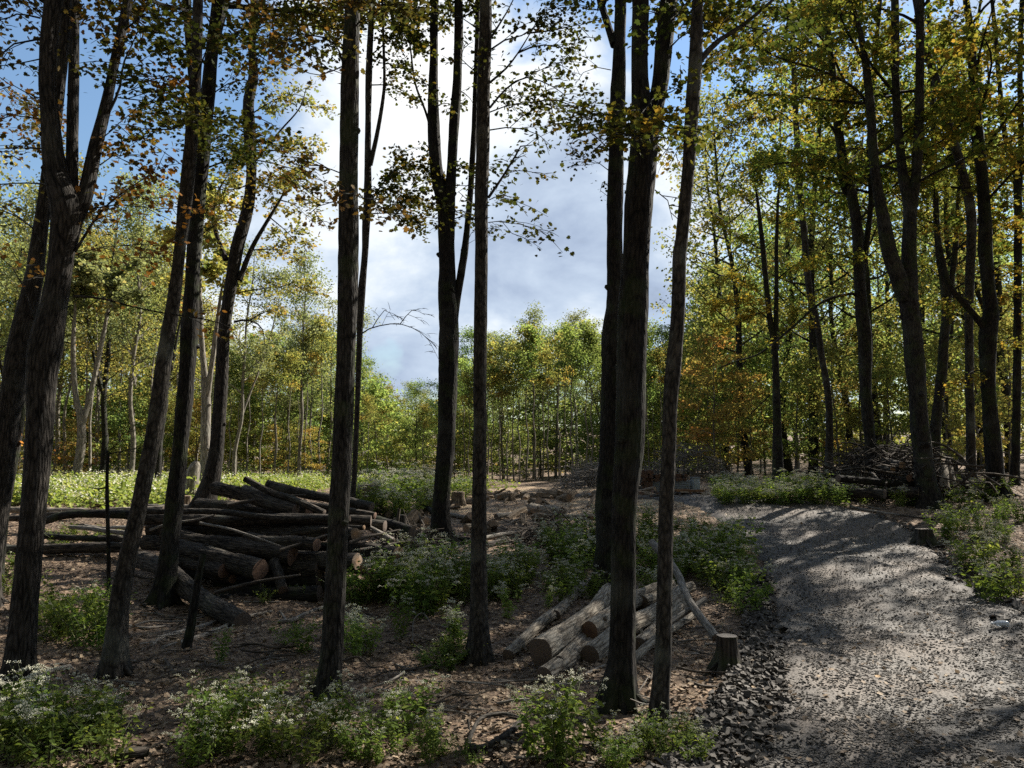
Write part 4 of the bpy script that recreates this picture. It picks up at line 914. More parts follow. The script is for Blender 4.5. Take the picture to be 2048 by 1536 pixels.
PT = {
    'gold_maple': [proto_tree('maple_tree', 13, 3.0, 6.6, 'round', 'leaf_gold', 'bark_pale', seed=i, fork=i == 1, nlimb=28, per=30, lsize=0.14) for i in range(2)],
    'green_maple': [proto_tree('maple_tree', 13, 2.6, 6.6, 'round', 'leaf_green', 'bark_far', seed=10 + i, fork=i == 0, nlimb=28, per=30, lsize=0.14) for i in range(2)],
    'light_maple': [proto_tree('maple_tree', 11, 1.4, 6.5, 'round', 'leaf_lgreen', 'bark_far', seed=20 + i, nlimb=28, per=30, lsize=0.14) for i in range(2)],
    'aspen': [proto_tree('aspen_tree', 14, 5.0, 5.5, 'tall', 'leaf_silver', 'bark_pale', seed=30 + i, r0=0.12, nlimb=26, lsize=0.13, per=27, fork=i == 1) for i in range(2)],
    'birch': [proto_tree('birch_tree', 14, 6.0, 5.0, 'tall', 'leaf_silver', 'birch', seed=40, r0=0.15, nlimb=24, lsize=0.13, per=27)],
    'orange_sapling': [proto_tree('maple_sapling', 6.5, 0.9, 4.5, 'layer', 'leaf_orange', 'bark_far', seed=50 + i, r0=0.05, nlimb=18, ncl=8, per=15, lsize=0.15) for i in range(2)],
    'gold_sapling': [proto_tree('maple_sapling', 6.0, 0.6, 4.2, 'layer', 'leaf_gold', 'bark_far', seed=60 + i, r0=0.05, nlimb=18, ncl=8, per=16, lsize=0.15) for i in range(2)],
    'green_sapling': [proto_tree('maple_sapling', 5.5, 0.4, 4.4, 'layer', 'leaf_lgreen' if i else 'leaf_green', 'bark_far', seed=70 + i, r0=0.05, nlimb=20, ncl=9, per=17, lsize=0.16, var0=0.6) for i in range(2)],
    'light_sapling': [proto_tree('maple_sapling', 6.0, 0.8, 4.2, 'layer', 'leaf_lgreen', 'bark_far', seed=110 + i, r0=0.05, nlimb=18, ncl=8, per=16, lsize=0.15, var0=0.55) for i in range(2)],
    'pole': [proto_tree('slim_pole_tree', 11, 6.6, 3.4, 'tall', 'leaf_lgreen' if i else 'leaf_gold', 'bark_pale', seed=100 + i, r0=0.07, nlimb=14, lsize=0.17, per=16, ncl=7) for i in range(2)],
    'wood_maple': [proto_tree('maple_tree', 19, 5.0, 7.5, 'round', 'leaf_gold', 'bark', seed=80 + i, fork=i == 1, nlimb=30, r0=0.2, lsize=0.16, per=19, var0=0.38) for i in range(2)],
    'wood_green': [proto_tree('maple_tree', 19, 4.0, 7.0, 'round', 'leaf_lgreen', 'bark', seed=90, nlimb=30, r0=0.18, lsize=0.16, per=19, var0=0.4)],
}
USED = set()
BGW = {'gold_maple': 'golden-green maple', 'green_maple': 'dark green maple', 'light_maple': 'light green maple', 'aspen': 'silvery green aspen', 'birch': 'white-trunked birch', 'orange_sapling': 'orange-leaved sapling',
       'gold_sapling': 'yellow-leaved sapling', 'green_sapling': 'low green sapling', 'light_sapling': 'light green sapling', 'pole': 'slim pale-stemmed pole tree', 'wood_maple': 'tall golden maple', 'wood_green': 'tall light green maple'}
TREES = []     # (object, word, px, Y, zone)


def put_tree(kind, px, Y, top=None, H=None, zone='tree line', var=None, sx=1.0):
    lst = PT[kind]; i = rng.integers(0, len(lst)) if var is None else var
    pr = lst[i]; h0 = pr['_h']
    x = (px - 1024) / FPX * (Y * ct + 0.0)
    z = float(terr(x, Y))
    if H is None:
        H = max(2.0, P(px, top, Y)[2] - z)
    s = H / h0
    key = (kind, i)
    sc = (s * sx, s * sx, s)
    if key not in USED:
        USED.add(key); o = pr; o.location = (x, Y, z); o.scale = sc; o.rotation_euler = (0, 0, rng.uniform(0, 6.28))
    else:
        o = dup(pr, (x, Y, z), rng.uniform(0, 6.28), sc)
    TREES.append((o, BGW[kind], px, Y, zone, H))
    return o


PROF = np.array([(-300, 420), (-100, 430), (100, 440), (300, 455), (350, 540), (430, 640), (500, 665), (560, 650), (610, 610), (660, 600), (715, 640), (735, 745), (790, 752), (850, 768), (905, 730), (940, 655), (1000, 660), (1060, 612), (1110, 640), (1150, 600), (1200, 640), (1300, 625),
                 (1380, 660), (1430, 560), (1500, 470), (1700, 380), (2100, 330)], float)
prof = lambda x: float(np.interp(x, PROF[:, 0], PROF[:, 1]))
for x, k in ((-60, 'gold_maple'), (40, 'aspen'), (110, 'gold_maple'), (190, 'aspen'), (255, 'gold_maple'), (330, 'gold_maple'), (385, 'gold_maple'), (450, 'aspen'), (510, 'gold_maple'), (565, 'aspen'), (615, 'aspen'), (660, 'aspen'), (725, 'light_maple'),
             (775, 'gold_maple'), (835, 'light_maple'), (885, 'green_maple'), (945, 'green_maple'), (1000, 'aspen'), (1060, 'aspen'), (1110, 'green_maple'), (1160, 'birch'), (1215, 'aspen'), (1300, 'light_maple'), (1340, 'green_maple'), (1390, 'light_maple'), (1450, 'light_maple')):
    put_tree(k, x + rng.uniform(-8, 8), rng.uniform(44, 49), prof(x) + rng.uniform(-14, 30))
for x, Y, H, k in ((-40, 29, 13.5, 'aspen'), (70, 31, 14.5, 'aspen'), (262, 33, 14, 'aspen'), (318, 30, 12.5, 'wood_maple'), (470, 35, 11.5, 'aspen'), (600, 40, 12.5, 'aspen'), (15, 36, 15, 'wood_maple'), (205, 37, 15.5, 'wood_maple')):
    put_tree(k, x, Y, H=H, zone='beside the meadow')
for x in np.arange(-120, 1500, 66):
    k = rng.choice(['gold_maple', 'green_maple', 'light_maple', 'aspen'], p=[.34, .28, .22, .16] if x < 800 else [.08, .4, .3, .22])
    put_tree(k, x + rng.uniform(-20, 20), rng.uniform(54, 60), prof(x) + rng.uniform(0, 50), zone='back rank')
for x in np.arange(-150, 1550, 72):
    k = rng.choice(['gold_maple', 'green_maple', 'light_maple'], p=[.35, .4, .25] if x < 800 else [.1, .55, .35])
    put_tree(k, x + rng.uniform(-20, 20), rng.uniform(68, 78), prof(x) + rng.uniform(25, 85), zone='back rank')
for x in (90, 182, 192, 240, 322, 345, 470, 492, 548, 552, 598, 612, 640, 735, 765, 810, 845, 930, 985, 1015, 1040, 1085, 1130, 1185, 1310, 1325, 1390, 1405, 905, 938, 952, 975, 1000, 1028, 1052, 1072, 1098, 1118, 1145, 1175, 1205, 1288, 1300, 1350, 300, 420, 460, 520, 575, 130, 160):
    put_tree('pole', x, rng.uniform(36.5, 43), prof(x) + rng.uniform(-5, 90), zone='tree line')
for x in [x_ for x_ in np.arange(-60, 1420, 46) if not (700 < x_ < 1260 and int(x_) % 3)]:       # understorey along the edge of the clearing
    a = [.22, .43, .35] if x < 640 else [.03, .17, .8]
    k = rng.choice(['orange_sapling', 'gold_sapling', 'green_sapling'], p=a)
    put_tree(k, x + rng.uniform(-12, 12), rng.uniform(39.5, 44), H=rng.uniform(2.5, 6.0), zone='undergrowth')
for x in np.arange(-140, 1500, 40):
    put_tree(rng.choice(['green_sapling', 'gold_sapling'], p=[.7, .3]), x + rng.uniform(-20, 20), rng.uniform(48, 56), H=rng.uniform(4, 8), zone='deep undergrowth', sx=1.25)
for x in np.arange(-140, 2200, 58):
    put_tree('green_sapling', x + rng.uniform(-20, 20), rng.uniform(62, 74), H=rng.uniform(5, 8), zone='deep undergrowth', sx=1.4)
for x, Y, H, k in ((1395, 34, 5.5, 'orange_sapling'), (1430, 31, 6.2, 'orange_sapling'), (1475, 33, 5.0, 'gold_sapling'), (1420, 37, 8.5, 'light_sapling'), (1500, 30, 4.4, 'orange_sapling'), (1530, 35, 6.5, 'light_sapling'), (1590, 30, 5.0, 'light_sapling'), (1625, 33, 6.0, 'gold_sapling'),
                   (1680, 29, 5.5, 'gold_sapling'), (1720, 31, 6.5, 'gold_sapling'), (1790, 29, 5.0, 'light_sapling'), (1830, 33, 6.5, 'light_sapling'), (1900, 26, 5.0, 'gold_sapling'), (1960, 29, 6, 'gold_sapling'), (2020, 25, 5.5, 'gold_sapling'), (1570, 38, 7.5, 'light_sapling'), (1650, 38, 7, 'light_sapling'),
                   (1755, 36, 7, 'green_sapling'), (1450, 41, 6, 'light_sapling'), (1520, 43, 6, 'light_sapling'), (1875, 36, 7, 'green_sapling'), (1990, 36, 7.5, 'gold_sapling'), (2060, 31, 6, 'gold_sapling'), (1460, 38, 9, 'light_sapling')):
    put_tree(k, x, Y, H=H, zone='wood undergrowth')
for x, Y, k in ((1455, 40, 'wood_maple'), (1500, 33, 'wood_maple'), (1580, 36, 'wood_green'), (1625, 31, 'wood_maple'), (1690, 34, 'wood_green'), (1700, 42, 'wood_maple'), (1770, 30, 'wood_maple'), (1775, 44, 'wood_green'), (1850, 35, 'wood_maple'), (1910, 29, 'wood_green'),
                (1920, 44, 'wood_maple'), (1965, 34, 'wood_maple'), (2020, 30, 'wood_maple'), (2060, 38, 'wood_green'), (2180, 36, 'wood_maple'), (2250, 22, 'wood_green')):
    put_tree(k, x, Y, H=rng.uniform(17, 21) if Y > 29 else 17.5, zone='right wood')
for x in np.arange(1480, 2400, 62):
    k = rng.choice(['gold_maple', 'green_maple', 'light_maple', 'green_maple'])
    put_tree(k, x + rng.uniform(-20, 20), rng.uniform(50, 66), H=rng.uniform(14, 19), zone='back rank')
for x in (-520, -380, -270, -170):
    put_tree('gold_maple', x, rng.uniform(26, 36), H=15, zone='beside the meadow')
# trees beside and behind the photographer's place: they close the wood round the clearing
for (x, y, H, k) in ((-12, 9, 16, 'wood_maple'), (-9, 2, 15, 'wood_green'), (-15, -3, 17, 'wood_maple'), (-6, -7, 16, 'wood_maple'), (1, -9, 17, 'wood_green'), (7, -8, 16, 'wood_maple'), (13, -3, 17, 'wood_maple'), (-2, -16, 18, 'wood_maple'),
                     (-13, -13, 18, 'wood_green'), (10, -16, 18, 'wood_maple'), (-18, 14, 16, 'wood_maple'), (-21, 4, 18, 'wood_green'), (4, -13, 17, 'wood_maple'), (-5, -12, 16, 'wood_green'), (-10, -8, 16, 'wood_maple'), (7, -13, 17, 'wood_maple'), (-17, -9, 17, 'wood_maple'), (18, -9, 18, 'wood_green'), (0, -20, 18, 'wood_maple'), (12.5, 10.5, 15, 'wood_maple'), (13.6, 14.2, 16, 'wood_maple'), (17, 15, 17, 'wood_green'), (-10, -19, 18, 'wood_maple'), (6, -21, 18, 'wood_green'), (16, -15, 18, 'wood_maple')):
    pr = PT[k][int(abs(x)) % len(PT[k])]; o = dup(pr, (x, y, float(terr(x, y))), rng.uniform(0, 6.28), H / pr['_h'])
    TREES.append((o, BGW[k], 3000 + x, y, 'around', H))
for k, l in PT.items():
    for i, pr in enumerate(l):
        if (k, i) not in USED:
            for ch in list(pr.children): bpy.data.objects.remove(ch)
            bpy.data.objects.remove(pr)

# ------------------------------------------------------------------ logs


def log(label, A, B, dA, dB, bark='bark_log', cutA=None, cutB=None, bend=0.0, cat='log', name='log', group=None, k=14, rough=0.07, seed=None, split=False):
    """A, B: (px, py, Y) of the log's axis ends; dA, dB: its thickness there in photo pixels"""
    rg = np.random.default_rng(int(abs(A[0] * 31 + A[1] * 7 + B[0])) if seed is None else seed)
    a = P(*A) if len(A) == 3 else np.array(G(*A)); b_ = P(*B) if len(B) == 3 else np.array(G(*B))
    ra, rb_ = dA * 0.5 * zc(a) / FPX, dB * 0.5 * zc(b_) / FPX
    if len(A) == 2: a[2] += ra * 0.8
    if len(B) == 2: b_[2] += rb_ * 0.8
    mid = (a + b_) / 2
    root = thing(name, mid, label, cat, group)
    L = np.linalg.norm(b_ - a)
    w = rg.standard_normal((2, 3)) * 0.012 * L
    pts = np.array([a, a * 0.67 + b_ * 0.33 + w[0] + np.array([0, 0, bend]), a * 0.33 + b_ * 0.67 + w[1] + np.array([0, 0, bend]), b_])
    buf = Buf(); V, bk, c, r = add_tube(buf, pts, [ra, ra * 0.67 + rb_ * 0.33, ra * 0.33 + rb_ * 0.67, rb_], k, max(0.08, L / 40), rough, rg)
    for _ in range(rg.integers(0, 3)):       # knots and stubs
        i = rg.integers(2, max(3, len(c) - 2)); dv = rg.standard_normal(3); dv[2] = abs(dv[2]); dv /= np.linalg.norm(dv)
        add_tube(buf, [c[i] + dv * r[i] * 0.6, c[i] + dv * r[i] * 1.35], [r[i] * 0.35, r[i] * 0.22], 7, 0.05, 0.1, rg, closed_end=True)
    buf.build('bark', M[bark], root)
    for e, cm, sg in ((0, cutA, -1), (-1, cutB, 1)):
        cb = Buf(); ax = (c[-1] - c[0]) / np.linalg.norm(c[-1] - c[0]) * sg
        rr = V[e] if sg > 0 else V[e][::-1]
        disc(cb, rr, c[e], ax, rg, 0.008)
        cb.build('cut_face', M[cm or 'cut_old'], root, smooth=False)
    return root


GP = 'felled logs of the big pile'
PILE = [
    *[(f'{a_} crooked branch lying across the big pile {b_}', A_, B_, d_, d_ * 0.5, {'bark': 'stick_dark' if d_ > 6 else 'stick', 'bend': 0.015}) for a_, b_, A_, B_, d_ in (
        ('thin', 'above the splintered log', (400, 1046, 12.0), (560, 1092, 11.3), 6), ('dark', 'beside the tilted top log', (455, 1010, 12.6), (610, 990, 13.0), 8), ('grey', 'near the round pale cut end', (560, 1100, 11.3), (690, 1060, 12.0), 7),
        ('thin', 'at its left shoulder', (300, 1060, 12.2), (430, 1030, 12.4), 6), ('broken', 'at its right end', (700, 1085, 11.7), (800, 1060, 12.2), 8), ('twisted', 'by the black-barked log', (720, 1100, 11.6), (830, 1082, 12.2), 7), ('dark', 'over the bottom row', (430, 1185, 10.95), (600, 1150, 11.1), 8),
        ('grey', 'at its foot below the broken pole', (330, 1212, 11.0), (560, 1204, 10.9), 6))],
    ('thick furrowed log tilted at the top left of the big pile, its raw end raised', (430, 976, 13.2), (592, 1020, 12.6), 27, 27, {}),
    ('thick rough log on top of the big pile with a reddish cut end facing right', (488, 984, 13.8), (623, 1021, 12.8), 30, 31, {'cutB': 'cut'}),
    ('thin straight log propped highest on the big pile, its tip above the meadow', (490, 958, 13.0), (648, 1026, 12.5), 13, 14, {}),
    ('smooth grey log across the top right of the big pile, passing behind the straight trunk', (535, 968, 14.3), (744, 1014, 13.6), 17, 20, {'cutB': 'cut_old', 'bark': 'bark_smooth'}),
    ('short dark log end under the smooth grey log, right of the straight trunk', (620, 1012, 13.6), (750, 1031, 13.2), 16, 14, {'cutB': 'cut'}),
    ('long slim straight log lying level along the top front of the big pile', (294, 1023, 12.2), (700, 1036, 12.0), 11, 14, {'bark': 'bark_smooth'}),
    ('long thick level log below the slim straight one in the big pile', (262, 1036, 12.6), (742, 1042, 12.4), 24, 22, {'cutB': 'cut_old'}),
    ('thick log amid the big pile with a splintered orange break at its end', (330, 1066, 12.4), (586, 1112, 11.6), 32, 38, {'cutB': 'cut'}),
    ('medium log with a round pale cut end in the centre of the big pile', (492, 1074, 12.0), (634, 1090, 11.5), 22, 26, {'cutB': 'cut'}),
    ('thin crooked log with a stub lying above the round pale cut end', (524, 1070, 12.2), (672, 1059, 12.2), 12, 13, {}),
    ('largest front log of the big pile with a wide brown cut face', (345, 1094, 12.0), (521, 1140, 11.2), 38, 42, {'cutB': 'cut'}),
    ('log end with an oval brown cut face under the largest front log', (350, 1118, 11.9), (448, 1141, 11.35), 26, 30, {'cutB': 'cut'}),
    ('thin pole end with a small round cut face under the largest front log', (400, 1145, 12.2), (465, 1158, 11.4), 16, 17, {'cutB': 'cut'}),
    ('short log hanging down steeply beside the wide brown cut face', (548, 1122, 11.5), (566, 1180, 11.1), 19, 22, {}),
    ('very thick log low in the big pile running behind the straight trunk', (585, 1118, 11.9), (715, 1122, 11.4), 40, 34, {'cutB': 'cut_pale'}),
    ('pale-ended log sticking out right of the straight dark trunk, above the herb clump', (690, 1094, 12.1), (797, 1108, 11.5), 26, 30, {'cutB': 'cut_pale'}),
    ('short orange-ended log beside the straight dark trunk, right side of the big pile', (660, 1060, 12.6), (712, 1068, 11.8), 24, 24, {'cutB': 'cut_pale'}),
    ('thin pole with a pale tip resting on the right end of the big pile', (660, 1050, 12.4), (728, 1055, 12.1), 10, 10, {'cutB': 'cut_pale'}),
    ('bare grey pole slanting down at the right end of the big pile', (730, 1051, 12.5), (786, 1082, 12.2), 9, 13, {'bark': 'stick'}),
    ('black-barked log slanting right at the far end of the big pile', (742, 1038, 13.6), (824, 1066, 12.9), 22, 25, {'cutB': 'cut_old', 'bark': 'bark_dark'}),
    ('log end with a bright cut face low on the right of the big pile', (690, 1120, 12.0), (727, 1136, 11.5), 20, 22, {'cutB': 'cut_pale'}),
    ('dark log at the bottom right of the big pile, half hidden by herbs', (700, 1135, 12.2), (790, 1146, 11.9), 26, 24, {'cutB': 'cut'}),
    ('buried dark log at the bottom of the big pile under the hanging short log', (430, 1175, 11.7), (650, 1160, 11.9), 30, 30, {'bark': 'bark_dark'}),
    ('dark log with a mossy end low under the wide brown cut face', (440, 1195, 11.3), (525, 1180, 11.3), 24, 28, {'bark': 'bark_dark', 'cutB': 'cut_old'}),
    ('dark bottom log reaching behind the straight trunk at ground level', (560, 1190, 11.5), (690, 1165, 11.8), 26, 26, {'bark': 'bark_dark'}),
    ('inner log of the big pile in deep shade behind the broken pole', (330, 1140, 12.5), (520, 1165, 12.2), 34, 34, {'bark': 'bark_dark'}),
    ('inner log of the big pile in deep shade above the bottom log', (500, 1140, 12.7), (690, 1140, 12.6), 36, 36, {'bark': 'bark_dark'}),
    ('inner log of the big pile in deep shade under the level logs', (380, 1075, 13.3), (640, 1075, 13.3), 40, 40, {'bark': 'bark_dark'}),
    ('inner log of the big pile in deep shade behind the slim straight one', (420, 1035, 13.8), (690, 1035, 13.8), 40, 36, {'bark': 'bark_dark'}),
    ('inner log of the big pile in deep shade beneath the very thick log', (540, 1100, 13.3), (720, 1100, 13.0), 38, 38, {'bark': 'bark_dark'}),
    ('wide dark log on the ground under the big pile, left of the broken pole', (345, 1196, 11.6), (470, 1206, 11.1), 34, 36, {'bark': 'bark_dark'}),
    ('wide dark log on the ground under the big pile, right of the broken pole', (470, 1196, 11.3), (640, 1188, 11.2), 36, 36, {'bark': 'bark_dark'}),
    ('dark log of the bottom row of the big pile showing a dim brown end', (470, 1172, 11.8), (640, 1160, 11.6), 36, 38, {'bark': 'bark_dark', 'cutB': 'cut_old'}),
    ('dark log of the second row of the big pile under the splintered log', (420, 1128, 12.1), (640, 1138, 11.6), 38, 40, {}),
    ('thick dark log of the upper rows of the big pile, under the long level log', (300, 1058, 12.9), (650, 1066, 12.3), 34, 34, {}),
    ('rough log filling the left shoulder of the big pile below the tilted one', (395, 1010, 13.4), (640, 1034, 12.9), 30, 30, {}),
    ('dark log low on the left of the big pile beside the dark leaning trunk', (290, 1085, 12.8), (460, 1106, 12.0), 30, 32, {}),
    ('rough log at the right shoulder of the big pile above the pale thin pole', (640, 1042, 12.9), (770, 1052, 12.6), 24, 22, {'cutB': 'cut_old'}),
    ('dark log under the pale-ended one at the right of the big pile', (650, 1120, 12.0), (765, 1128, 11.7), 28, 28, {'cutB': 'cut_old'}),
    ('furrowed log lying diagonally below the big pile, crossing behind the dark leaning trunk', (282, 1118, 12.0), (484, 1246, 9.7), 34, 42, {'cutB': 'cut_old'}),
]
for lb, A, B, da, db, kw in PILE:
    log(lb, A, B, da, db, group=GP, **kw)
log('short pale split block standing on edge right of the big pile', (738, 1163, 11.2), (742, 1138, 11.2), 16, 15, 'cut_pale', 'cut_pale', 'cut_pale', name='wood_block', cat='wood block')
log('squat cut block beyond the black-barked log at the end of the big pile', (803, 1052, 14.0), (803, 1030, 14.0), 24, 22, 'bark_log', 'cut', 'cut_pale', name='wood_block', cat='wood block')
# long logs lying to the left of the pile
for lb, A, B, da, db, kw in (
    ('long old weathered log on the ground at far left, ending at the leaning grey trunk', (-60, 1100, 13.6), (256, 1094, 13.2), 20, 22, {'bark': 'bark_log'}),
    ('arched dark log running from the three-forked trunk into the big pile', (60, 1052, 13.4), (290, 1033, 12.9), 15, 19, {'bend': 0.14, 'bark': 'bark_dark'}),
    ('sunlit log lying along the meadow edge, far left of the big pile', (10, 1020, 17.0), (172, 1023, 16.4), 12, 15, {'bark': 'bark_log_pale'}),
    ('dark log below the sunlit one at the meadow edge', (-30, 1034, 16.0), (178, 1030, 15.4), 12, 13, {}),
    ('weathered split log lying left of the leaning grey trunk behind the arched log', (176, 1030, 16.0), (330, 1018, 15.4), 13, 15, {'bark': 'bark_log_pale'}),
    ('thin pale log pointing at the leaning grey trunk under the arched log', (140, 1054, 14.2), (262, 1068, 13.3), 8, 10, {'bark': 'stick'}),
    ('thin grey pole beside the thin pale log under the arched log', (170, 1052, 14.6), (270, 1056, 13.8), 7, 8, {'bark': 'stick'}),
    ('short grey log lying between herbs and the old weathered log', (190, 1078, 13.8), (300, 1082, 13.2), 12, 14, {'bark': 'bark_log'}),
    ('dark log just behind the old weathered log at far left', (90, 1072, 14.0), (240, 1080, 13.6), 11, 13, {'bark': 'bark_dark'}),
    ('pale thin log at the meadow edge reaching toward the furrowed trunk', (290, 1012, 17.2), (420, 1010, 16.6), 8, 9, {'bark': 'stick'})):
    log(lb, A, B, da, db, cutA='cut_pale', cutB='cut_old', group='logs lying left of the big pile', **kw)
# the near logs right of centre
for lb, A, B, da, db, kw in (
    ('slender log at the left edge of the near logs, its small cut end toward us', (1016, 1320), (1170, 1178), 24, 20, {'cutA': 'cut_old'}),
    ('thickest of the near logs with a big dark cut face, pale flaky bark', (1080, 1303, 7.75), (1216, 1180, 10.0), 52, 28, {'cutA': 'cut_old'}),
    ('log on top of the near logs, its round end beside the massive double trunk', (1178, 1262, 8.5), (1292, 1192, 10.6), 38, 32, {'cutA': 'cut'}),
    ('low front log under the thickest one, its end hidden by the leafy herb', (1088, 1352, 7.4), (1188, 1285, 8.6), 36, 34, {'cutA': 'cut_old'}),
    ('log with dark cut face passing behind the massive double trunk', (1180, 1312, 8.0), (1362, 1186, 10.6), 42, 34, {'cutA': 'cut_old'}),
    ('jagged-ended log emerging right of the massive double trunk', (1278, 1304), (1364, 1218), 32, 28, {'cutA': 'cut_old'}),
    ('slender grey log fanning right under the crossing pole', (1262, 1330), (1392, 1232), 17, 14, {'cutA': 'cut_old'}),
    ('slender log wedged between the thickest near log and the low front log', (1118, 1322, 7.7), (1230, 1222, 9.6), 20, 17, {'cutA': 'cut_old'}),
    ('slender log lying on top behind the massive double trunk, end toward the kinked trunk', (1230, 1200, 9.9), (1345, 1168, 11.0), 20, 17, {'cutB': 'cut_pale'}),
    ('thin log in the gap between the double and kinked trunks', (1262, 1262, 9.0), (1372, 1194, 10.6), 20, 16, {'cutA': 'cut_old'}),
    ('shaggy pale log at the back of the near logs behind the slim kinked trunk', (1284, 1205, 10.2), (1382, 1174, 11.2), 28, 22, {'cutB': 'cut_pale'}),
    ('mossy log sunk in herbs behind the thickest near log', (1110, 1240), (1180, 1172), 22, 18, {})):
    log(lb, A, B, da, db, bark='bark_log_pale', group='near logs beside the massive double trunk', **kw)
log('long smooth grey pole slanting behind the slim kinked trunk down to the stump', (1303, 1084, 11.0), (1432, 1275, 8.4), 14, 17, 'stick', 'cut_old', 'cut_old', name='pole', cat='pole')
log('short grey pole crossing over the long slanting pole', (1335, 1248, 8.9), (1410, 1198, 9.3), 13, 10, 'stick', 'cut_old', 'cut_old', name='pole', cat='pole')
# clearing logs
for lb, A, B, da, db, kw in (
    ('flaky log with a wide brown end in the clearing, left of the massive trunk', (1063, 1027), (1124, 1034), 24, 22, {'cutA': 'cut', 'bark': 'bark_log_pale'}),
    ('pale bare log lying left of the flaky log in the clearing', (992, 1038), (1060, 1029), 12, 11, {'cutA': 'cut_old', 'bark': 'stick'}),
    ('whitish log end at the herb edge, right of the flaky log', (1118, 1036), (1186, 1036), 9, 9, {'bark': 'bark_log_pale'}),
    ('long thin pale log between the slim straight trunk and the green herbs', (965, 1082), (1048, 1068), 10, 8, {'bark': 'stick'}),
    ('short rotten log under the long thin pale log', (972, 1096), (1012, 1088), 14, 12, {}),
    ('grey log left of the twin-stemmed trunk in the clearing', (806, 1036), (866, 1043), 11, 9, {'cutA': 'cut_old', 'bark': 'stick'}),
    ('thin log behind the twin-stemmed trunk, lying by the round stumps', (795, 1005), (862, 998), 7, 6, {'bark': 'stick_dark'}),
    ('dark crooked log leaning against the twin-stemmed trunk base', (835, 1012), (876, 1040), 9, 11, {'bark': 'bark_dark'}),
    ('pale log lying between the twin-stemmed trunk and the slim straight trunk', (900, 1034), (945, 1042), 10, 8, {'bark': 'stick'}),
    ('dark log on the ground right of the twin-stemmed trunk base', (915, 1082), (955, 1084), 9, 9, {'bark': 'bark_dark'}),
    ('upward-tilted dark pole right of the slim straight trunk at the clearing edge', (978, 995, 22.5), (1010, 978, 22.0), 6, 4, {'bark': 'stick_dark'}),
    ('long dark log lying on the lower brush pile beside the drooping-limbed trunk', (1676, 957, 17.0), (1842, 968, 17.6), 15, 14, {'bark': 'bark_dark', 'cutB': 'cut'}),
    ('log with a bright round cut end high in the right brush pile', (1770, 922, 18.8), (1804, 930, 17.5), 13, 14, {'cutB': 'cut_pale'}),
    ('smaller pale-ended log left of the bright round one in the brush pile', (1760, 934, 18.6), (1786, 938, 17.6), 9, 10, {'cutB': 'cut_pale'}),
    ('log with a reddish cut end low in the right brush pile', (1780, 948, 18.6), (1820, 956, 17.4), 13, 15, {'cutB': 'cut'}),
    ('thick log at the base of the right brush pile', (1700, 985, 17.5), (1770, 988, 17.0), 20, 20, {'bark': 'bark_log'}),
    ('second thick log at the base of the right brush pile, right of the drooping-limbed trunk', (1770, 982, 17.6), (1838, 985, 17.2), 24, 22, {'bark': 'bark_log'}),
    ('pale tilted slab of trunk leaning right of the largest forked trunk', (1886, 930, 18.5), (1890, 978, 18.0), 17, 18, {'bark': 'bark_log_pale', 'cutA': 'cut_pale'}),
    ('second pale tilted slab leaning beside the first, right of the largest forked trunk', (1896, 922, 18.8), (1908, 976, 18.2), 11, 13, {'bark': 'bark_log_pale', 'cutA': 'cut_pale'}),
    ('pale log lying on the ground left of the bulging trunk', (1915, 966, 18.5), (1980, 968, 18.3), 7, 7, {'bark': 'stick'}),
    ('thin pale branchy log lying below the pale slabs', (1880, 998), (1940, 988), 6, 5, {'bark': 'stick'})):
    log(lb, A, B, da, db, **kw)

# ------------------------------------------------------------------ stumps


def stump(label, px, py, w, h, bark='stump', top='cut_old', Y=None, flare=1.0, roots=5):
    rg = np.random.default_rng(int(px * 13 + py))
    g = G(px, py) if Y is None else np.array([(px - 1024) / FPX * Y, Y, 0])
    g[2] = float(terr(g[0], g[1])); s = zc(g) / FPX; r = w * 0.5 * s; H = h * s
    root = thing('stump', g, label, 'stump')
    buf = Buf()
    pts = np.array([[g[0], g[1], g[2] - 0.12], [g[0], g[1], g[2] + 0.03], [g[0], g[1], g[2] + H * 0.5], [g[0], g[1], g[2] + H]])
    V, bk, c, rr = add_tube(buf, pts, [r * 1.15, r * 1.1, r, r * 0.97], 20, 0.05, 0.09, rg, (flare, 0.12, 5, rg.uniform(0, 6)))
    for q in range(roots):
        az = rg.uniform(0, 6.28) if q else math.pi * 1.05; d = np.array([math.cos(az), math.sin(az), 0]); L = r * rg.uniform(1.6, 2.6)
        p = [c[0] * 0 + np.array([g[0], g[1], g[2] + 0.10]) + d * r * 0.7, g + d * (r + L * 0.35) + np.array([0, 0, 0.03]), g + d * (r + L) + np.array([0, 0, -0.04])]
        add_tube(buf, p, [r * 0.4, r * 0.25, r * 0.08], 8, 0.05, 0.08, rg)
    buf.build('bark', M[bark], root)
    cb = Buf(); disc(cb, V[-1], c[-1], np.array([0, 0, 1.0]), rg, 0.006); cb.build('cut_face', M[top], root, smooth=False)
    return root


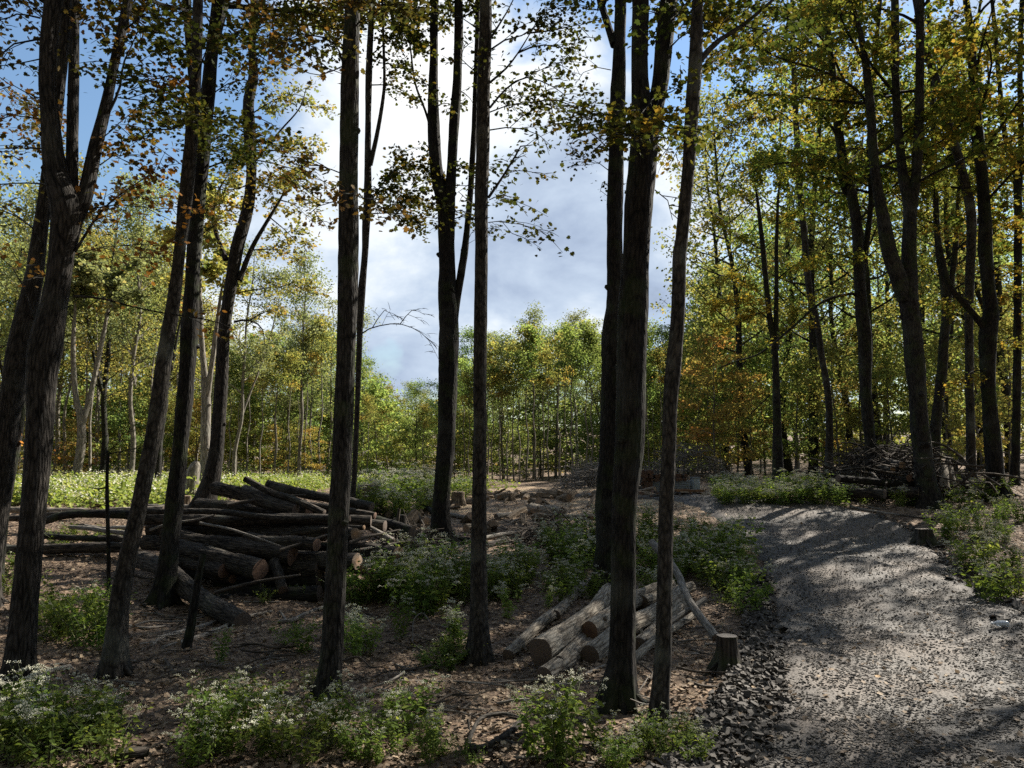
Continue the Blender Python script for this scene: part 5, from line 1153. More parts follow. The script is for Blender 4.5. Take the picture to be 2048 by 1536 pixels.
stump('dark mossy stump with spreading roots at the left edge of the gravel road', 1457, 1345, 38, 72, 'stump', 'stump_top')
stump('small dark stump at the far right edge of the gravel road', 1850, 1090, 31, 32, roots=2)
stump('dark cut stump among herbs at the right edge of the gravel road', 1980, 1188, 36, 38, roots=3)
stump('tall weathered stump with a herb sprouting on top, right of the straight dark trunk', 735, 1022, 40, 52, 'stump_lit', 'cut_pale', flare=0.3)
stump('reddish stump half behind the twin-stemmed trunk, on its left', 862, 1020, 30, 44, 'stump_lit', 'cut_pale', flare=0.3)
stump('lit ribbed stump just right of the twin-stemmed trunk', 917, 1010, 26, 26, 'stump_lit', 'cut_pale', flare=0.3)
stump('reddish-brown stump between the dark leaning trunk and the furrowed trunk', 378, 1016, 22, 26, 'stump_lit', 'cut_pale', Y=17.5, flare=0.3)
stump('low knobbly stump among wood chips behind the slim straight trunk', 1018, 1000, 20, 14, 'stump_lit', 'cut_pale', flare=0.3)

# ------------------------------------------------------------------ herbs: white-flowered woodland plants


def proto_herb(name, h, nst, spread, seed, flowers=1.0, bright=False, lsz=0.075, sparse=1.0):
    rg = np.random.default_rng(900 + seed)
    root = thing(name, (0, 0, 0)); sb, lb, fb = Buf(), Buf(), Buf()
    for q in range(nst):
        az = rg.uniform(0, 6.28); b0 = np.array([math.cos(az), math.sin(az), 0]) * spread * 0.35 * rg.uniform(0, 1)
        az2 = az + rg.normal(0, 0.5); hh = h * rg.uniform(0.65, 1.05)
        tip = b0 + np.array([math.cos(az2) * spread * rg.uniform(0.2, 0.75), math.sin(az2) * spread * rg.uniform(0.2, 0.75), hh])
        path = [b0 - [0, 0, 0.05], b0 * 0.7 + tip * 0.3 + [0, 0, hh * 0.12], tip]
        add_tube(sb, path, [0.004, 0.0035, 0.002], 4, 0.12, 0, rg)
        c, _ = catmull(path, np.ones(3), 0.02)
        nn = int(max(4, hh / 0.062 * sparse))
        for i in range(nn):
            f = 0.14 + 0.82 * (i + rg.uniform(0, 0.6)) / nn; p = c[int(f * (len(c) - 1))]
            a = rg.uniform(0, 3.14); sz = lsz * (1.15 - 0.55 * abs(f - 0.55) * 1.6) * rg.uniform(0.75, 1.25)
            for s in (0, math.pi):
                d = np.array([[math.cos(a + s), math.sin(a + s), -0.25]])
                add_leaves(lb, p[None] + d * 0.02, sz, OVATE, rg, np.array([rg.normal(0.45, 0.22)]), 0, 1.0, 0.4, d * 1.6, 0.35)
            if rg.uniform() < 0.55:     # side shoot leaves
                d = np.array([[math.cos(a + 1.5), math.sin(a + 1.5), 0.2]]); e = p[None] + d * rg.uniform(0.04, 0.1)
                add_leaves(lb, np.repeat(e, 3, 0) + rg.normal(0, 0.02, (3, 3)), sz * 0.7, OVATE, rg, rg.normal(0.5, 0.2, 3), 0, 1.0, 0.6, None, 0.4)
        nf = rg.poisson(4.2 * flowers)
        for _ in range(nf):
            d = np.array([rg.normal(0, 0.055), rg.normal(0, 0.055), rg.uniform(-0.05, 0.05)]); fc = tip + d
            add_tube(sb, [tip - [0, 0, 0.05], fc], [0.002, 0.0015], 3, 0.06, 0, rg)
            m = rg.integers(12, 22); off = rg.normal(0, 1, (m, 3)) * np.array([0.018, 0.018, 0.006]); off[:, 2] += -6 * (off[:, 0] ** 2 + off[:, 1] ** 2)
            tv = np.array([(1, 0, 0), (-1, 0, 0), (0, 1, 0), (0, -1, 0), (0, 0, 1), (0, 0, -0.7)], float); tf = np.array([(0, 2, 4), (2, 1, 4), (1, 3, 4), (3, 0, 4), (2, 0, 5), (1, 2, 5), (3, 1, 5), (0, 3, 5)])
            sz = rg.uniform(0.004, 0.0075, m)
            V = (fc + off)[:, None] + tv[None] * sz[:, None, None]; F = (np.arange(m) * 6)[:, None, None] + tf[None]
            fb.add(V.reshape(-1, 3), F.reshape(-1, 3), None, None, np.repeat(rg.uniform(0.2, 1, m), 6))
    sb.build('stem', M['stem'], root, False); lb.build('foliage', M['herb_sunlit' if bright else 'herb'], root, False)
    if fb.n: fb.build('blossom', M['blossom'], root, False)
    root['_h'] = h
    return root


HP = [proto_herb('snakeroot_plant', 0.7, 8, 0.42, 1, 0.7), proto_herb('snakeroot_plant', 0.62, 12, 0.5, 2, 0.8), proto_herb('snakeroot_plant', 0.75, 6, 0.28, 3, 0.6), proto_herb('snakeroot_plant', 0.6, 11, 0.46, 4, 0.3)]
HB = [proto_herb('snakeroot_plant', 0.68, 6, 0.26, 5, 1.1, True), proto_herb('snakeroot_plant', 0.6, 8, 0.36, 6, 1.2, True)]
HN = [proto_herb('leafy_weed', 0.6, 9, 0.5, 7, 0.06), proto_herb('leafy_weed', 0.5, 10, 0.55, 8, 0.0, False, 0.06)]
HU = set()
HCOUNT = {}


def herb(px, py, hpx, where, lst=HP, wide=1.0, size=None):
    pr = lst[rng.integers(0, len(lst))]; g = G(px, py); s = hpx * zc(g) / FPX / pr['_h']
    if id(pr) not in HU:
        HU.add(id(pr)); o = pr; o.location = tuple(g); o.rotation_euler = (0, 0, rng.uniform(0, 6.28)); o.scale = (s * wide, s * wide, s)
    else:
        o = dup(pr, g, rng.uniform(0, 6.28), (s * wide, s * wide, s))
    look = 'white-flowered green herb' if lst is HP else 'sunlit-toned green white-flowered herb' if lst is HB else 'flowerless green weed'
    tag(o, f'{look} {where}', 'herb' if lst is not HN else 'weed', 'herbs ' + where)
    return o


def herbs(n, x0, x1, y0, y1, h0, h1, where, lst=HP, wide=1.0, mixb=0.0):
    for i in range(n):
        x = x0 + (x1 - x0) * (i + rng.uniform(0, 1)) / n; y = rng.uniform(y0, y1)
        herb(x, y, rng.uniform(h0, h1), where, HB if rng.uniform() < mixb else lst, wide)


# near clumps, one by one
for px, py, h, w, l in (
    (1115, 1540, 190, 'standing tallest in front of the near logs', HP), (1148, 1525, 150, 'at the right side of the tall one before the near logs', HP), (1082, 1525, 135, 'at the left side of the tall one before the near logs', HP),
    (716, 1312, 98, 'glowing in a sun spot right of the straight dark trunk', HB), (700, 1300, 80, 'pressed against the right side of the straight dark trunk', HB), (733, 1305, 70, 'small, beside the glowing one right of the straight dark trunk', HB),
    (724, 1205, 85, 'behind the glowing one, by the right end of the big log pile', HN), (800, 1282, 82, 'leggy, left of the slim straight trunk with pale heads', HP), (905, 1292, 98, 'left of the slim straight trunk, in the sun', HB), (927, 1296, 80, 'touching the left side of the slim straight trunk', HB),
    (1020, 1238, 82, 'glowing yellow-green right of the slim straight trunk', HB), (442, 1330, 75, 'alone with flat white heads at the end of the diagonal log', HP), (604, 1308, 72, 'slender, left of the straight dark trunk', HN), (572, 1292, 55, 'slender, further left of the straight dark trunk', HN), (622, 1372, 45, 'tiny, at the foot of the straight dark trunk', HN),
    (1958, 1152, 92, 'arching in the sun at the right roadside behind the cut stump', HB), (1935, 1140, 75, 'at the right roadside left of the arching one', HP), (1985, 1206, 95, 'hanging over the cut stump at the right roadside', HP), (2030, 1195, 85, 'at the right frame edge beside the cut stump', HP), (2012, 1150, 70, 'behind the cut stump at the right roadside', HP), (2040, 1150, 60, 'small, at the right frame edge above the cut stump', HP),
    (735, 975, 14, 'sprouting from the tall weathered stump', HN)):
    herb(px, py, h, w, l)
herbs(7, 0, 70, 1470, 1545, 120, 150, 'before the three-forked trunk, bottom corner', mixb=0.5)
herbs(6, 80, 215, 1440, 1545, 90, 130, 'at the foot of the leaning grey trunk', HN)
herbs(4, 140, 235, 1440, 1500, 90, 110, 'in front of the leaning grey trunk')
herbs(11, 375, 610, 1450, 1545, 75, 122, 'in the near patch left of the straight dark trunk')
herbs(5, 400, 560, 1400, 1450, 55, 85, 'at the back of the near patch left of the straight dark trunk', HN)
herbs(10, 650, 880, 1460, 1550, 70, 120, 'in the near patch right of the straight dark trunk')
herbs(4, 640, 880, 1480, 1550, 40, 75, 'low leafy, in the near patch right of the straight dark trunk', HN)
herbs(4, 860, 960, 1500, 1560, 30, 60, 'low around the fallen grey branch', HN)
herbs(4, 1200, 1380, 1500, 1550, 40, 70, 'low leafy, by the foot of the slim kinked trunk', HN)
herbs(8, 1190, 1390, 1490, 1560, 55, 105, 'around the foot of the slim kinked trunk')
herbs(5, 860, 935, 1320, 1350, 40, 60, 'low and ferny left of the slim straight trunk', HN, 1.4)
herbs(19, 765, 940, 1175, 1240, 80, 115, 'in the green clump at the right end of the big log pile')
herbs(4, 700, 760, 1185, 1210, 60, 85, 'between the log pile and the straight dark trunk', HN)
herbs(12, 978, 1065, 1135, 1210, 60, 85, 'in the clump right of the slim straight trunk')
herbs(16, 1105, 1215, 1080, 1180, 60, 95, 'in the clump left of the massive double trunk')
herbs(5, 1080, 1180, 1180, 1225, 45, 70, 'sparse behind the thickest near log', mixb=0.4)
herbs(38, 1270, 1500, 1085, 1190, 55, 80, 'in the green bank between the kinked trunk and the road')
herbs(5, 1440, 1510, 1190, 1240, 50, 80, 'at the road edge of the green bank', HN)
herbs(4, 1285, 1330, 1180, 1200, 40, 60, 'between the double trunk and the kinked trunk', HB)
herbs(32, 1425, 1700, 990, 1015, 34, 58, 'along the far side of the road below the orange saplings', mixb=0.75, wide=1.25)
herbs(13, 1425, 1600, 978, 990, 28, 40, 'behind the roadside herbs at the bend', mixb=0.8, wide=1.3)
herbs(8, 1680, 1840, 1000, 1016, 34, 50, 'in front of the right brush pile', mixb=0.6)
herbs(16, 1880, 2048, 1015, 1085, 36, 60, 'in the right wood before the bulging trunk', mixb=0.2)
herbs(5, 1885, 2040, 985, 1005, 34, 50, 'around the base of the bulging trunk', mixb=0.4)
herbs(12, 90, 225, 1225, 1310, 75, 105, 'in the dim patch between the three-forked trunk and the leaning grey trunk', HN)
herbs(4, 0, 60, 1120, 1200, 40, 60, 'left of the three-forked trunk', HN)
herbs(9, 100, 260, 1078, 1096, 30, 46, 'growing between the logs left of the big pile', HN)
herbs(22, 700, 865, 990, 1040, 48, 72, 'in the bushy patch behind the tall weathered stump', mixb=0.3, wide=1.2)
herbs(5, 880, 950, 985, 1005, 34, 46, 'behind the lit ribbed stump', mixb=0.3, wide=1.2)
herbs(4, 430, 640, 1190, 1280, 22, 40, 'small, scattered on the litter before the big log pile', HN)
for l in (HP, HB, HN):
    for pr in l:
        if id(pr) not in HU:
            for ch in list(pr.children): bpy.data.objects.remove(ch)
            bpy.data.objects.remove(pr)

# the far meadow of the same herb: nobody could count it
fb = Buf(); rg = np.random.default_rng(5)
pts = []
for (x0, x1, y0, y1, n) in ((-80, 430, 976, 1012, 620), (430, 700, 960, 985, 420), (690, 960, 964, 985, 330), (-80, 640, 964, 978, 500)):
    for _ in range(n):
        g = G(rg.uniform(x0, x1), rg.uniform(y0, y1)); g[0] += rg.normal(0, 0.5); g[1] += rg.normal(0, 0.6); pts.append(g)
pts = np.array(pts); pts[:, 2] = terr(pts[:, 0], pts[:, 1])
for g in pts:
    if math.sin(1.3 * g[0] + 2) + math.sin(1.9 * g[1] - 0.6 * g[0]) < -0.65: continue
    h = rg.uniform(0.25, 0.6) * (0.75 + 0.5 * math.sin(1.7 * g[0] + 1.1 * g[1]) ** 2); n = 34
    p = g + np.stack([rg.normal(0, 0.2, n), rg.normal(0, 0.2, n), h * rg.uniform(0.1, 1, n)], -1)
    add_leaves(fb, p, rg.uniform(0.08, 0.15, n), RHOMB, rg, rg.normal(0.6, 0.25, n), 0, 1.0, 0.6, None, 0.4)
    n = int(rg.uniform(0, 22) * (0.3 + math.sin(0.9 * g[0] - 0.8 * g[1]) ** 2)); p = g + np.stack([rg.normal(0, 0.22, n), rg.normal(0, 0.22, n), h * rg.uniform(0.82, 1.12, n)], -1)
    add_leaves(fb, p, rg.uniform(0.05, 0.085, n), RHOMB, rg, rg.uniform(0.2, 1, n), 1, 1.0, 0.5)
tag(fb.build('meadow_undergrowth', [M['herb_sunlit'], M['blossom']], None, False), 'pale flowering herb meadow in the sunlit clearing', kind='stuff')

# ------------------------------------------------------------------ fallen leaves, gravel, slate
rg = np.random.default_rng(11)


def scatter(n, f):
    """ground points, denser near the camera"""
    Yv = 3.0 + 22 * rg.uniform(0, 1, n) ** 1.7; Xv = Yv * rg.uniform(-0.78, 0.78, n)
    return Xv, Yv


def inroad(x, y):
    """0..1 across the road, negative or above 1 outside"""
    p = np.stack([x, y, terr(x, y)], -1); z = p[:, 1] * ct + (p[:, 2] - CZ) * st
    px = 1024 + FPX * x / z; py = 768 - FPX * (-p[:, 1] * st + (p[:, 2] - CZ) * ct) / z
    l, r = road_edges(py); t = (px - l) / (r - l)
    return np.where(py < 992, -1, t)


x, y = scatter(90000, None); t = inroad(x, y); k = ((t < 0) | (t > 1)) | (rg.uniform(0, 1, len(x)) < 0.06)
x, y = x[k], y[k]; z = terr(x, y) + 0.012 + 0.02 * rg.uniform(0, 1, len(x))
tr = inroad(x, y); z = np.where((tr > 0) & (tr < 1), z + 0.07, z)
lb = Buf(); add_leaves(lb, np.stack([x, y, z], -1), rg.uniform(0.025, 0.062, len(x)), MIDL, rg, rg.beta(1.6, 2.0, len(x)), 0, 1.0, 0.35, None, 0.0)
tag(lb.build('leaf_litter', M['litter'], None, False), 'brown fallen leaves lying on the forest floor', kind='stuff')

CH = np.array([(1, .1, 0), (.45, .8, .1), (-.5, .75, -.05), (-1, -.1, .05), (-.4, -.8, 0), (.5, -.7, .08)], float)


def chips(buf, p, s, thick, rg, var, tilt=0.35):
    n = len(p)
    a = rg.uniform(0, 6.28, n); nr = rg.standard_normal((n, 3)) * tilt; nr[:, 2] += 1; nr /= np.linalg.norm(nr, axis=1)[:, None]
    d = np.stack([np.cos(a), np.sin(a), np.zeros(n)], -1); d -= nr * np.sum(d * nr, 1)[:, None]; d /= np.linalg.norm(d, axis=1)[:, None]; e = np.cross(nr, d)
    o = CH[None] * (1 + rg.normal(0, 0.18, (n, 6, 1))); asp = rg.uniform(0.5, 0.95, n)[:, None, None]
    top = p[:, None] + s[:, None, None] * (o[..., 0:1] * d[:, None] + asp * o[..., 1:2] * e[:, None]) + nr[:, None] * thick[:, None, None] * (0.5 + o[..., 2:3])
    bot = top - nr[:, None] * thick[:, None, None]
    V = np.concatenate([top, bot], 1)
    f4 = [(0, 1, 2, 3), (0, 3, 4, 5)] + [((q + 1) % 6, q, 6 + q, 6 + (q + 1) % 6) for q in range(6)]
    F = (np.arange(n) * 12)[:, None, None] + np.array(f4)[None]
    buf.add(V.reshape(-1, 3), None, F.reshape(-1, 4), None, np.repeat(var, 12))


# loose stones on the road
x, y = scatter(110000, None); x = np.where(rg.uniform(0, 1, len(x)) < 0.6, np.abs(x), x)
t = inroad(x, y); k = (t > -0.01) & (t < 1.01); x, y, t = x[k], y[k], t[k]
zr = terr(x, y) + (-0.03 + 0.10 * sstep(0, 0.10, np.minimum(t, 1 - t)))
gbuf = Buf(); chips(gbuf, np.stack([x, y, zr + 0.006], -1), rg.uniform(0.006, 0.015, len(x)) * np.where(rg.uniform(0, 1, len(x)) < 0.05, 1.8, 1), rg.uniform(0.004, 0.010, len(x)), rg, rg.beta(6, 6.5, len(x)), 0.2)
tag(gbuf.build('loose_gravel', M['stone'], None, False), 'loose grey stone chips on the track', kind='stuff')

# the bank of slate rubble along the left edge of the road
BX = np.array([(1640, 1180, 1400), (1536, 1350, 1540), (1440, 1410, 1575), (1380, 1460, 1580), (1300, 1495, 1570), (1220, 1500, 1555), (1160, 1510, 1545)], float)
pp = []
for _ in range(5200):
    py = 1640 - 480 * rg.uniform(0, 1) ** 1.2; l = np.interp(-py, -BX[:, 0], BX[:, 1]) - 15; r = np.interp(-py, -BX[:, 0], BX[:, 2])
    g = G(l + (r - l) * rg.beta(1.6, 1.8), py); pp.append(g)
pp = np.array(pp)


def bank_z(x, y):
    z = terr(x, y); t = inroad(x, y)
    rise = np.where((t > 0), 0.05, 0.06)
    return z + rise


pp[:, 2] = bank_z(pp[:, 0], pp[:, 1]) + rg.uniform(-0.03, 0.06, len(pp))
sb = Buf(); chips(sb, pp, rg.uniform(0.012, 0.042, len(pp)), rg.uniform(0.008, 0.02, len(pp)), rg, rg.beta(3.2, 3.0, len(pp)), 0.5)
# and a thinner scatter along the right edge
qq = []
for _ in range(900):
    py = rg.uniform(1030, 1260); _, r = road_edges(py); g = G(r + rg.normal(-25, 22), py); qq.append(g)
qq = np.array(qq); qq[:, 2] = terr(qq[:, 0], qq[:, 1]) + 0.045
chips(sb, qq, rg.uniform(0.015, 0.05, len(qq)), rg.uniform(0.008, 0.02, len(qq)), rg, rg.beta(2.2, 1.9, len(qq)), 0.5)
tag(sb.build('slate_rubble', M['stone'], None, False), 'bank of broken slate rubble along the road edges', kind='stuff')
# the larger slabs, each a stone of its own
protos = []
for i in range(5):
    b_ = Buf(); chips(b_, np.zeros((1, 3)), np.array([0.1]), np.array([0.025]), np.random.default_rng(70 + i), np.array([0.25 + 0.13 * i]), 0.05)
    o = b_.build('slate_slab', M['stone'], None, False); protos.append(o)
first = set()
for i in range(120):
    if i < 92:
        py = 1580 - 400 * rg.uniform(0, 1); l = np.interp(-py, -BX[:, 0], BX[:, 1]); r = np.interp(-py, -BX[:, 0], BX[:, 2]); g = G(l + (r - l) * rg.uniform(0, 1), py)
        lb_, gp = 'flat grey slate slab lying in the rubble bank at the left road edge', 'slate slabs in the left rubble bank'
    else:
        py = rg.uniform(1090, 1260); _, r = road_edges(py); g = G(min(r, 2040) + rg.normal(-10, 18), py)
        lb_, gp = 'flat grey slate slab lying along the right road edge near the stumps', 'slate slabs along the right road edge'
    pr = protos[i % 5]; o = pr if i < 5 else pr.copy()
    if i >= 5: COL.objects.link(o)
    o.location = (g[0], g[1], float(bank_z(np.array([g[0]]), np.array([g[1]]))[0]) + rg.uniform(0.0, 0.035)); s = rg.uniform(0.28, 0.85)
    o.scale = (s, s, s * rg.uniform(0.8, 1.4)); o.rotation_euler = (rg.normal(0, 0.35), rg.normal(0, 0.35), rg.uniform(0, 6.28))
    tag(o, lb_, 'stone', gp)
b_ = Buf(); g = G(1500, 1352); chips(b_, (g + [0, 0, 0.12])[None], np.array([0.13]), np.array([0.035]), np.random.default_rng(3), np.array([0.3]), 0.1)
o = b_.build('slate_slab', M['stone'], None, False, origin=tuple(g)); o.rotation_euler = (0.2, 0.9, 0.3); tag(o, 'upright dark slate slab leaning beside the mossy stump', 'stone')
b_ = Buf(); bm_r = np.random.default_rng(4)
for (px, py, w, lb_) in ((1512, 1478, 70, 'broad boulder of dark slate in the left rubble bank'), (1580, 1478, 60, 'rounded pale boulder at the top of the left rubble bank')):
    g = G(px, py); r = w * 0.5 * zc(g) / FPX
    th, ph = np.meshgrid(np.linspace(0, 2 * np.pi, 18, endpoint=False), np.linspace(0.05, math.pi - 0.05, 11)); 
    n = 1 + 0.13 * np.sin(2 * th + ph * 3) + 0.1 * np.sin(3 * th - 2 * ph + 1) + 0.05 * bm_r.standard_normal(th.shape)
    V = np.stack([r * n * np.sin(ph) * np.cos(th), r * 0.7 * n * np.sin(ph) * np.sin(th), r * 0.62 * n * np.cos(ph)], -1).reshape(-1, 3) + g + [0, 0, r * 0.3]
    a = np.arange(10)[:, None] * 18; j = np.arange(18)[None]; f = np.stack([a + j, a + 18 + j, a + 18 + (j + 1) % 18, a + (j + 1) % 18], -1).reshape(-1, 4)
    bb = Buf(); bb.add(V, None, f, None, np.full(len(V), 0.42)); tag(bb.build('boulder', M['stone'], None, False, origin=tuple(g)), lb_, 'stone')

# ------------------------------------------------------------------ fallen branches and twigs
def branch(label, paths, mat='stick', cutm=None, name='fallen_branch', group=None, lift=0.5):
    g0 = G(*paths[0][0][:2]); root = thing(name, g0, label, 'branch', group); rg = np.random.default_rng(int(paths[0][0][0] * 3 + paths[0][0][1]))
    for pi, path in enumerate(paths):
        pts, rad = [], []
        for s in path:
            g = G(s[0], s[1] + s[2] * 0.5); r = s[2] * 0.5 * zc(g) / FPX
            g[2] += r * 0.9 + (s[3] if len(s) > 3 else 0.0); pts.append(g); rad.append(r)
        b_ = Buf(); V, bk, c, r = add_tube(b_, pts, rad, 9, 0.05, 0.07, rg, closed_end=True)
        b_.build('limb' if pi else 'main_limb', M[mat], root)
        if cutm and pi == 0:
            cb = Buf(); d = (c[0] - c[1]) / np.linalg.norm(c[0] - c[1]); disc(cb, V[0][::-1] + d * 0.003, c[0], d, rg, 0.005); cb.build('cut_face', M[cutm], root, False)
    return root


branch('thick forked grey branch with a sawn end, before the tall leafy herb', [
    [(938, 1498, 22), (965, 1496, 16), (1000, 1478, 15), (1022, 1462, 14), (1046, 1440, 12), (1062, 1420, 9)],
    [(936, 1490, 11), (945, 1470, 9, 0.03), (965, 1448, 8, 0.05), (1010, 1436, 9, 0.03), (1055, 1441, 6)],
    [(1005, 1478, 8), (1040, 1492, 7), (1080, 1505, 5), (1120, 1512, 3)],
    [(1030, 1470, 8), (1048, 1468, 6), (1070, 1458, 5)], [(940, 1472, 5), (936, 1455, 4, 0.06)], [(990, 1510, 8), (1005, 1528, 7), (1015, 1545, 6)], [(935, 1512, 4), (965, 1520, 4), (1000, 1514, 3)]], 'bark_smooth', 'cut_old')
branch('pale bleached branch lying at the foot of the three-forked trunk', [[(70, 1358, 10), (95, 1345, 12), (140, 1332, 9)], [(100, 1330, 5), (125, 1328, 5), (160, 1345, 4)]])
branch('bleached branch on the litter left of the broken pole', [[(303, 1290, 9), (330, 1272, 9), (385, 1258, 9), (440, 1240, 6)]])
branch('long forked pale branch passing behind the broken pole', [[(322, 1296, 8), (370, 1282, 9), (430, 1262, 9), (490, 1235, 8), (545, 1222, 5)], [(380, 1278, 4), (440, 1288, 3)]])
branch('short curved brown branch on open litter left of the straight trunk', [[(330, 1318, 7), (342, 1340, 8), (360, 1356, 5)]], 'stick_dark')
branch('crooked branch on the ground behind the straight trunk', [[(558, 1243, 8), (580, 1242, 9), (610, 1228, 8), (650, 1212, 6)], [(572, 1240, 5), (560, 1222, 4)]])
branch('thin twiggy branch at the foot of the dark leaning trunk', [[(255, 1232, 4), (300, 1218, 4), (345, 1190, 3)], [(280, 1205, 3), (330, 1232, 3), (372, 1246, 3)]], 'stick_dark')
branch('thin pale branch right of the leaning grey trunk', [[(255, 1250, 5), (290, 1256, 6), (330, 1252, 4)]])
branch('dark broken branch lying below the mossy stump', [[(1375, 1362, 8), (1410, 1374, 10), (1462, 1372, 8)], [(1360, 1348, 5), (1400, 1362, 5)]], 'stick_dark')
branch('pale branch under the near logs pointing at the massive double trunk', [[(1140, 1365, 9), (1180, 1345, 8), (1215, 1328, 6)]])
branch('arched bare stem curling up from the litter left of the slim straight trunk', [[(825, 1282, 2), (828, 1255, 2, 0.1), (845, 1246, 2, 0.12), (865, 1256, 2, 0.03)]])
branch('bare grey twig crossing before the massive double trunk', [[(1200, 1425, 3), (1235, 1405, 4, 0.03), (1280, 1375, 2, 0.08)], [(1240, 1420, 3), (1275, 1400, 3, 0.06), (1300, 1372, 2, 0.1)]])
branch('bleached branch across the litter between the two near herb patches', [[(700, 1245, 5), (760, 1280, 5), (790, 1288, 4)]], 'stick_dark')
branch('mossy yellow-green log end in the bottom corner', [[(232, 1512, 26), (262, 1508, 28), (295, 1504, 20)]], 'stump', None)
branch('pale branch on the ground in front of the right brush pile', [[(1700, 1012, 4), (1735, 1020, 5), (1800, 1030, 4)], [(1720, 1010, 3), (1760, 1018, 3)]])
branch('thin dark branch at the far roadside below the largest forked trunk', [[(1800, 1030, 4), (1850, 1036, 5), (1900, 1040, 3)]], 'stick_dark')
rg = np.random.default_rng(21)
ptw = []
for i in range(6):
    b_ = Buf(); n = 5; pts = np.stack([np.linspace(-0.5, 0.5, n), np.cumsum(rg.normal(0, 0.05, n)), np.abs(rg.normal(0, 0.025, n))], -1)
    add_tube(b_, pts, np.linspace(0.012, 0.005, n), 6, 0.06, 0.08, rg, closed_end=True)
    for _ in range(2):
        q = pts[rg.integers(1, n - 1)]; add_tube(b_, [q, q + np.array([rg.uniform(0.1, 0.25), rg.choice([-1, 1]) * rg.uniform(0.08, 0.2), 0.03])], [0.007, 0.003], 5, 0.06, 0.05, rg)
    ptw.append(b_.build('fallen_twig', M['stick' if i % 2 else 'stick_dark'], None, True))
zones = [(230, 660, 1215, 1400, 36, 'on the litter in front of the big log pile'), (690, 950, 1240, 1420, 26, 'on the litter between the straight and the slim trunk'), (880, 1220, 1340, 1530, 30, 'on the litter in front of the near logs'), (1290, 1500, 1220, 1450, 26, 'on the litter between the kinked trunk and the mossy stump'),
         (780, 1190, 1040, 1110, 34, 'on the bare ground behind the twin-stemmed trunk'), (1880, 2040, 1040, 1180, 14, 'on the litter beyond the right roadside'), (80, 300, 1100, 1330, 16, 'on the dim litter left of the leaning grey trunk')]
cnt = 0
for (x0, x1, y0, y1, n, w) in zones:
    for i in range(n):
        g = G(rg.uniform(x0, x1), rg.uniform(y0, y1)); pr = ptw[cnt % 6]; o = pr if cnt < 6 else pr.copy()
        if cnt >= 6: COL.objects.link(o)
        cnt += 1
        s = rg.uniform(0.3, 0.95); o.location = (g[0], g[1], g[2] + 0.012); o.scale = (s, s, s * rg.uniform(0.7, 1.6)); o.rotation_euler = (rg.normal(0, 0.08), rg.normal(0, 0.08), rg.uniform(0, 6.28))
        tag(o, 'thin dry fallen twig ' + w, 'twig', 'twigs ' + w)

# ------------------------------------------------------------------ brush piles
def brush(label, px, py, Y, w, h, n, mat, seed, dep=1.5, rmax=0.018):
    rg = np.random.default_rng(seed); x = (px - 1024) / FPX * Y; z = float(terr(x, Y)); hw = w * 0.5 * Y / FPX; H = h * Y / FPX
    b_ = Buf()
    for _ in range(n):
        u = rg.uniform(-1, 1); top = H * max(0.0, 1 - abs(u) ** 1.6); v = rg.uniform(0, 1) ** 0.7
        c = np.array([x + u * hw, Y + rg.normal(0, dep * 0.4), z + top * v]); L = rg.uniform(0.4, 1.5)
        d = np.array([rg.normal(0, 1), rg.normal(0, 0.7), rg.normal(0.1, 0.33) + (0.2 if v > 0.8 else 0)]); d /= np.linalg.norm(d)
        sg = rg.normal(0, 0.12, 3)
        a, e = c - d * L / 2, c + d * L / 2; a[2] = max(a[2], z - 0.02); r0 = rg.uniform(0.3, 1) ** 2 * rmax + 0.004
        add_tube(b_, [a, (a + e) / 2 + sg, e], [r0, r0 * 0.8, r0 * 0.4], 4, L / 4, 0.05, rg)
    return tag(b_.build('brush_pile', M[mat], None, True, origin=(x, Y, z)), label, 'brush pile', kind='stuff')


brush('large dark heap of cut branches in the right wood behind the forked trunks', 1770, 960, 19.5, 240, 104, 900, 'stick_dark', 41, 2.2, 0.03)
brush('grey twiggy brush heap behind the massive double trunk', 1180, 985, 26.0, 110, 52, 320, 'stick', 42, 1.6)
brush('grey twiggy brush heap above the firewood crates', 1370, 985, 30.0, 190, 75, 380, 'stick', 43, 1.6)
brush('low brush tangle at the far meadow edge left of the leaning grey trunk', 250, 972, 33.0, 70, 32, 120, 'stick', 44, 1.0)
brush('tangle of dead twigs on bare ground left of the massive double trunk', 1105, 1072, 15.0, 130, 36, 160, 'stick_dark', 45, 1.2)
brush('tangle of splinters and bark between the log pile and the twin-stemmed trunk', 815, 1078, 13.6, 110, 32, 150, 'stick_dark', 46, 1.0, 0.025)

# ------------------------------------------------------------------ firewood crates behind the road crest
M['panel'] = plain_mat('grey_panel', (0.23, 0.26, 0.29), 0.6, 0.25, 3.0)
M['tank'] = plain_mat('bluish_plastic', (0.36, 0.42, 0.46), 0.35, 0.2, 4.0)
M['plank'] = plain_mat('brown_plank', (0.27, 0.15, 0.08), 0.8, 0.5, 9.0)


def boxv(buf, cx, cy, cz, sx, sy, sz, mi=0):
    v = np.array([(i, j, k) for k in (-.5, .5) for j in (-.5, .5) for i in (-.5, .5)]) * np.array([sx, sy, sz]) + np.array([cx, cy, cz])
    buf.add(v, None, [(0, 2, 3, 1), (4, 5, 7, 6), (0, 1, 5, 4), (2, 6, 7, 3), (0, 4, 6, 2), (1, 3, 7, 5)], None, None, mi)


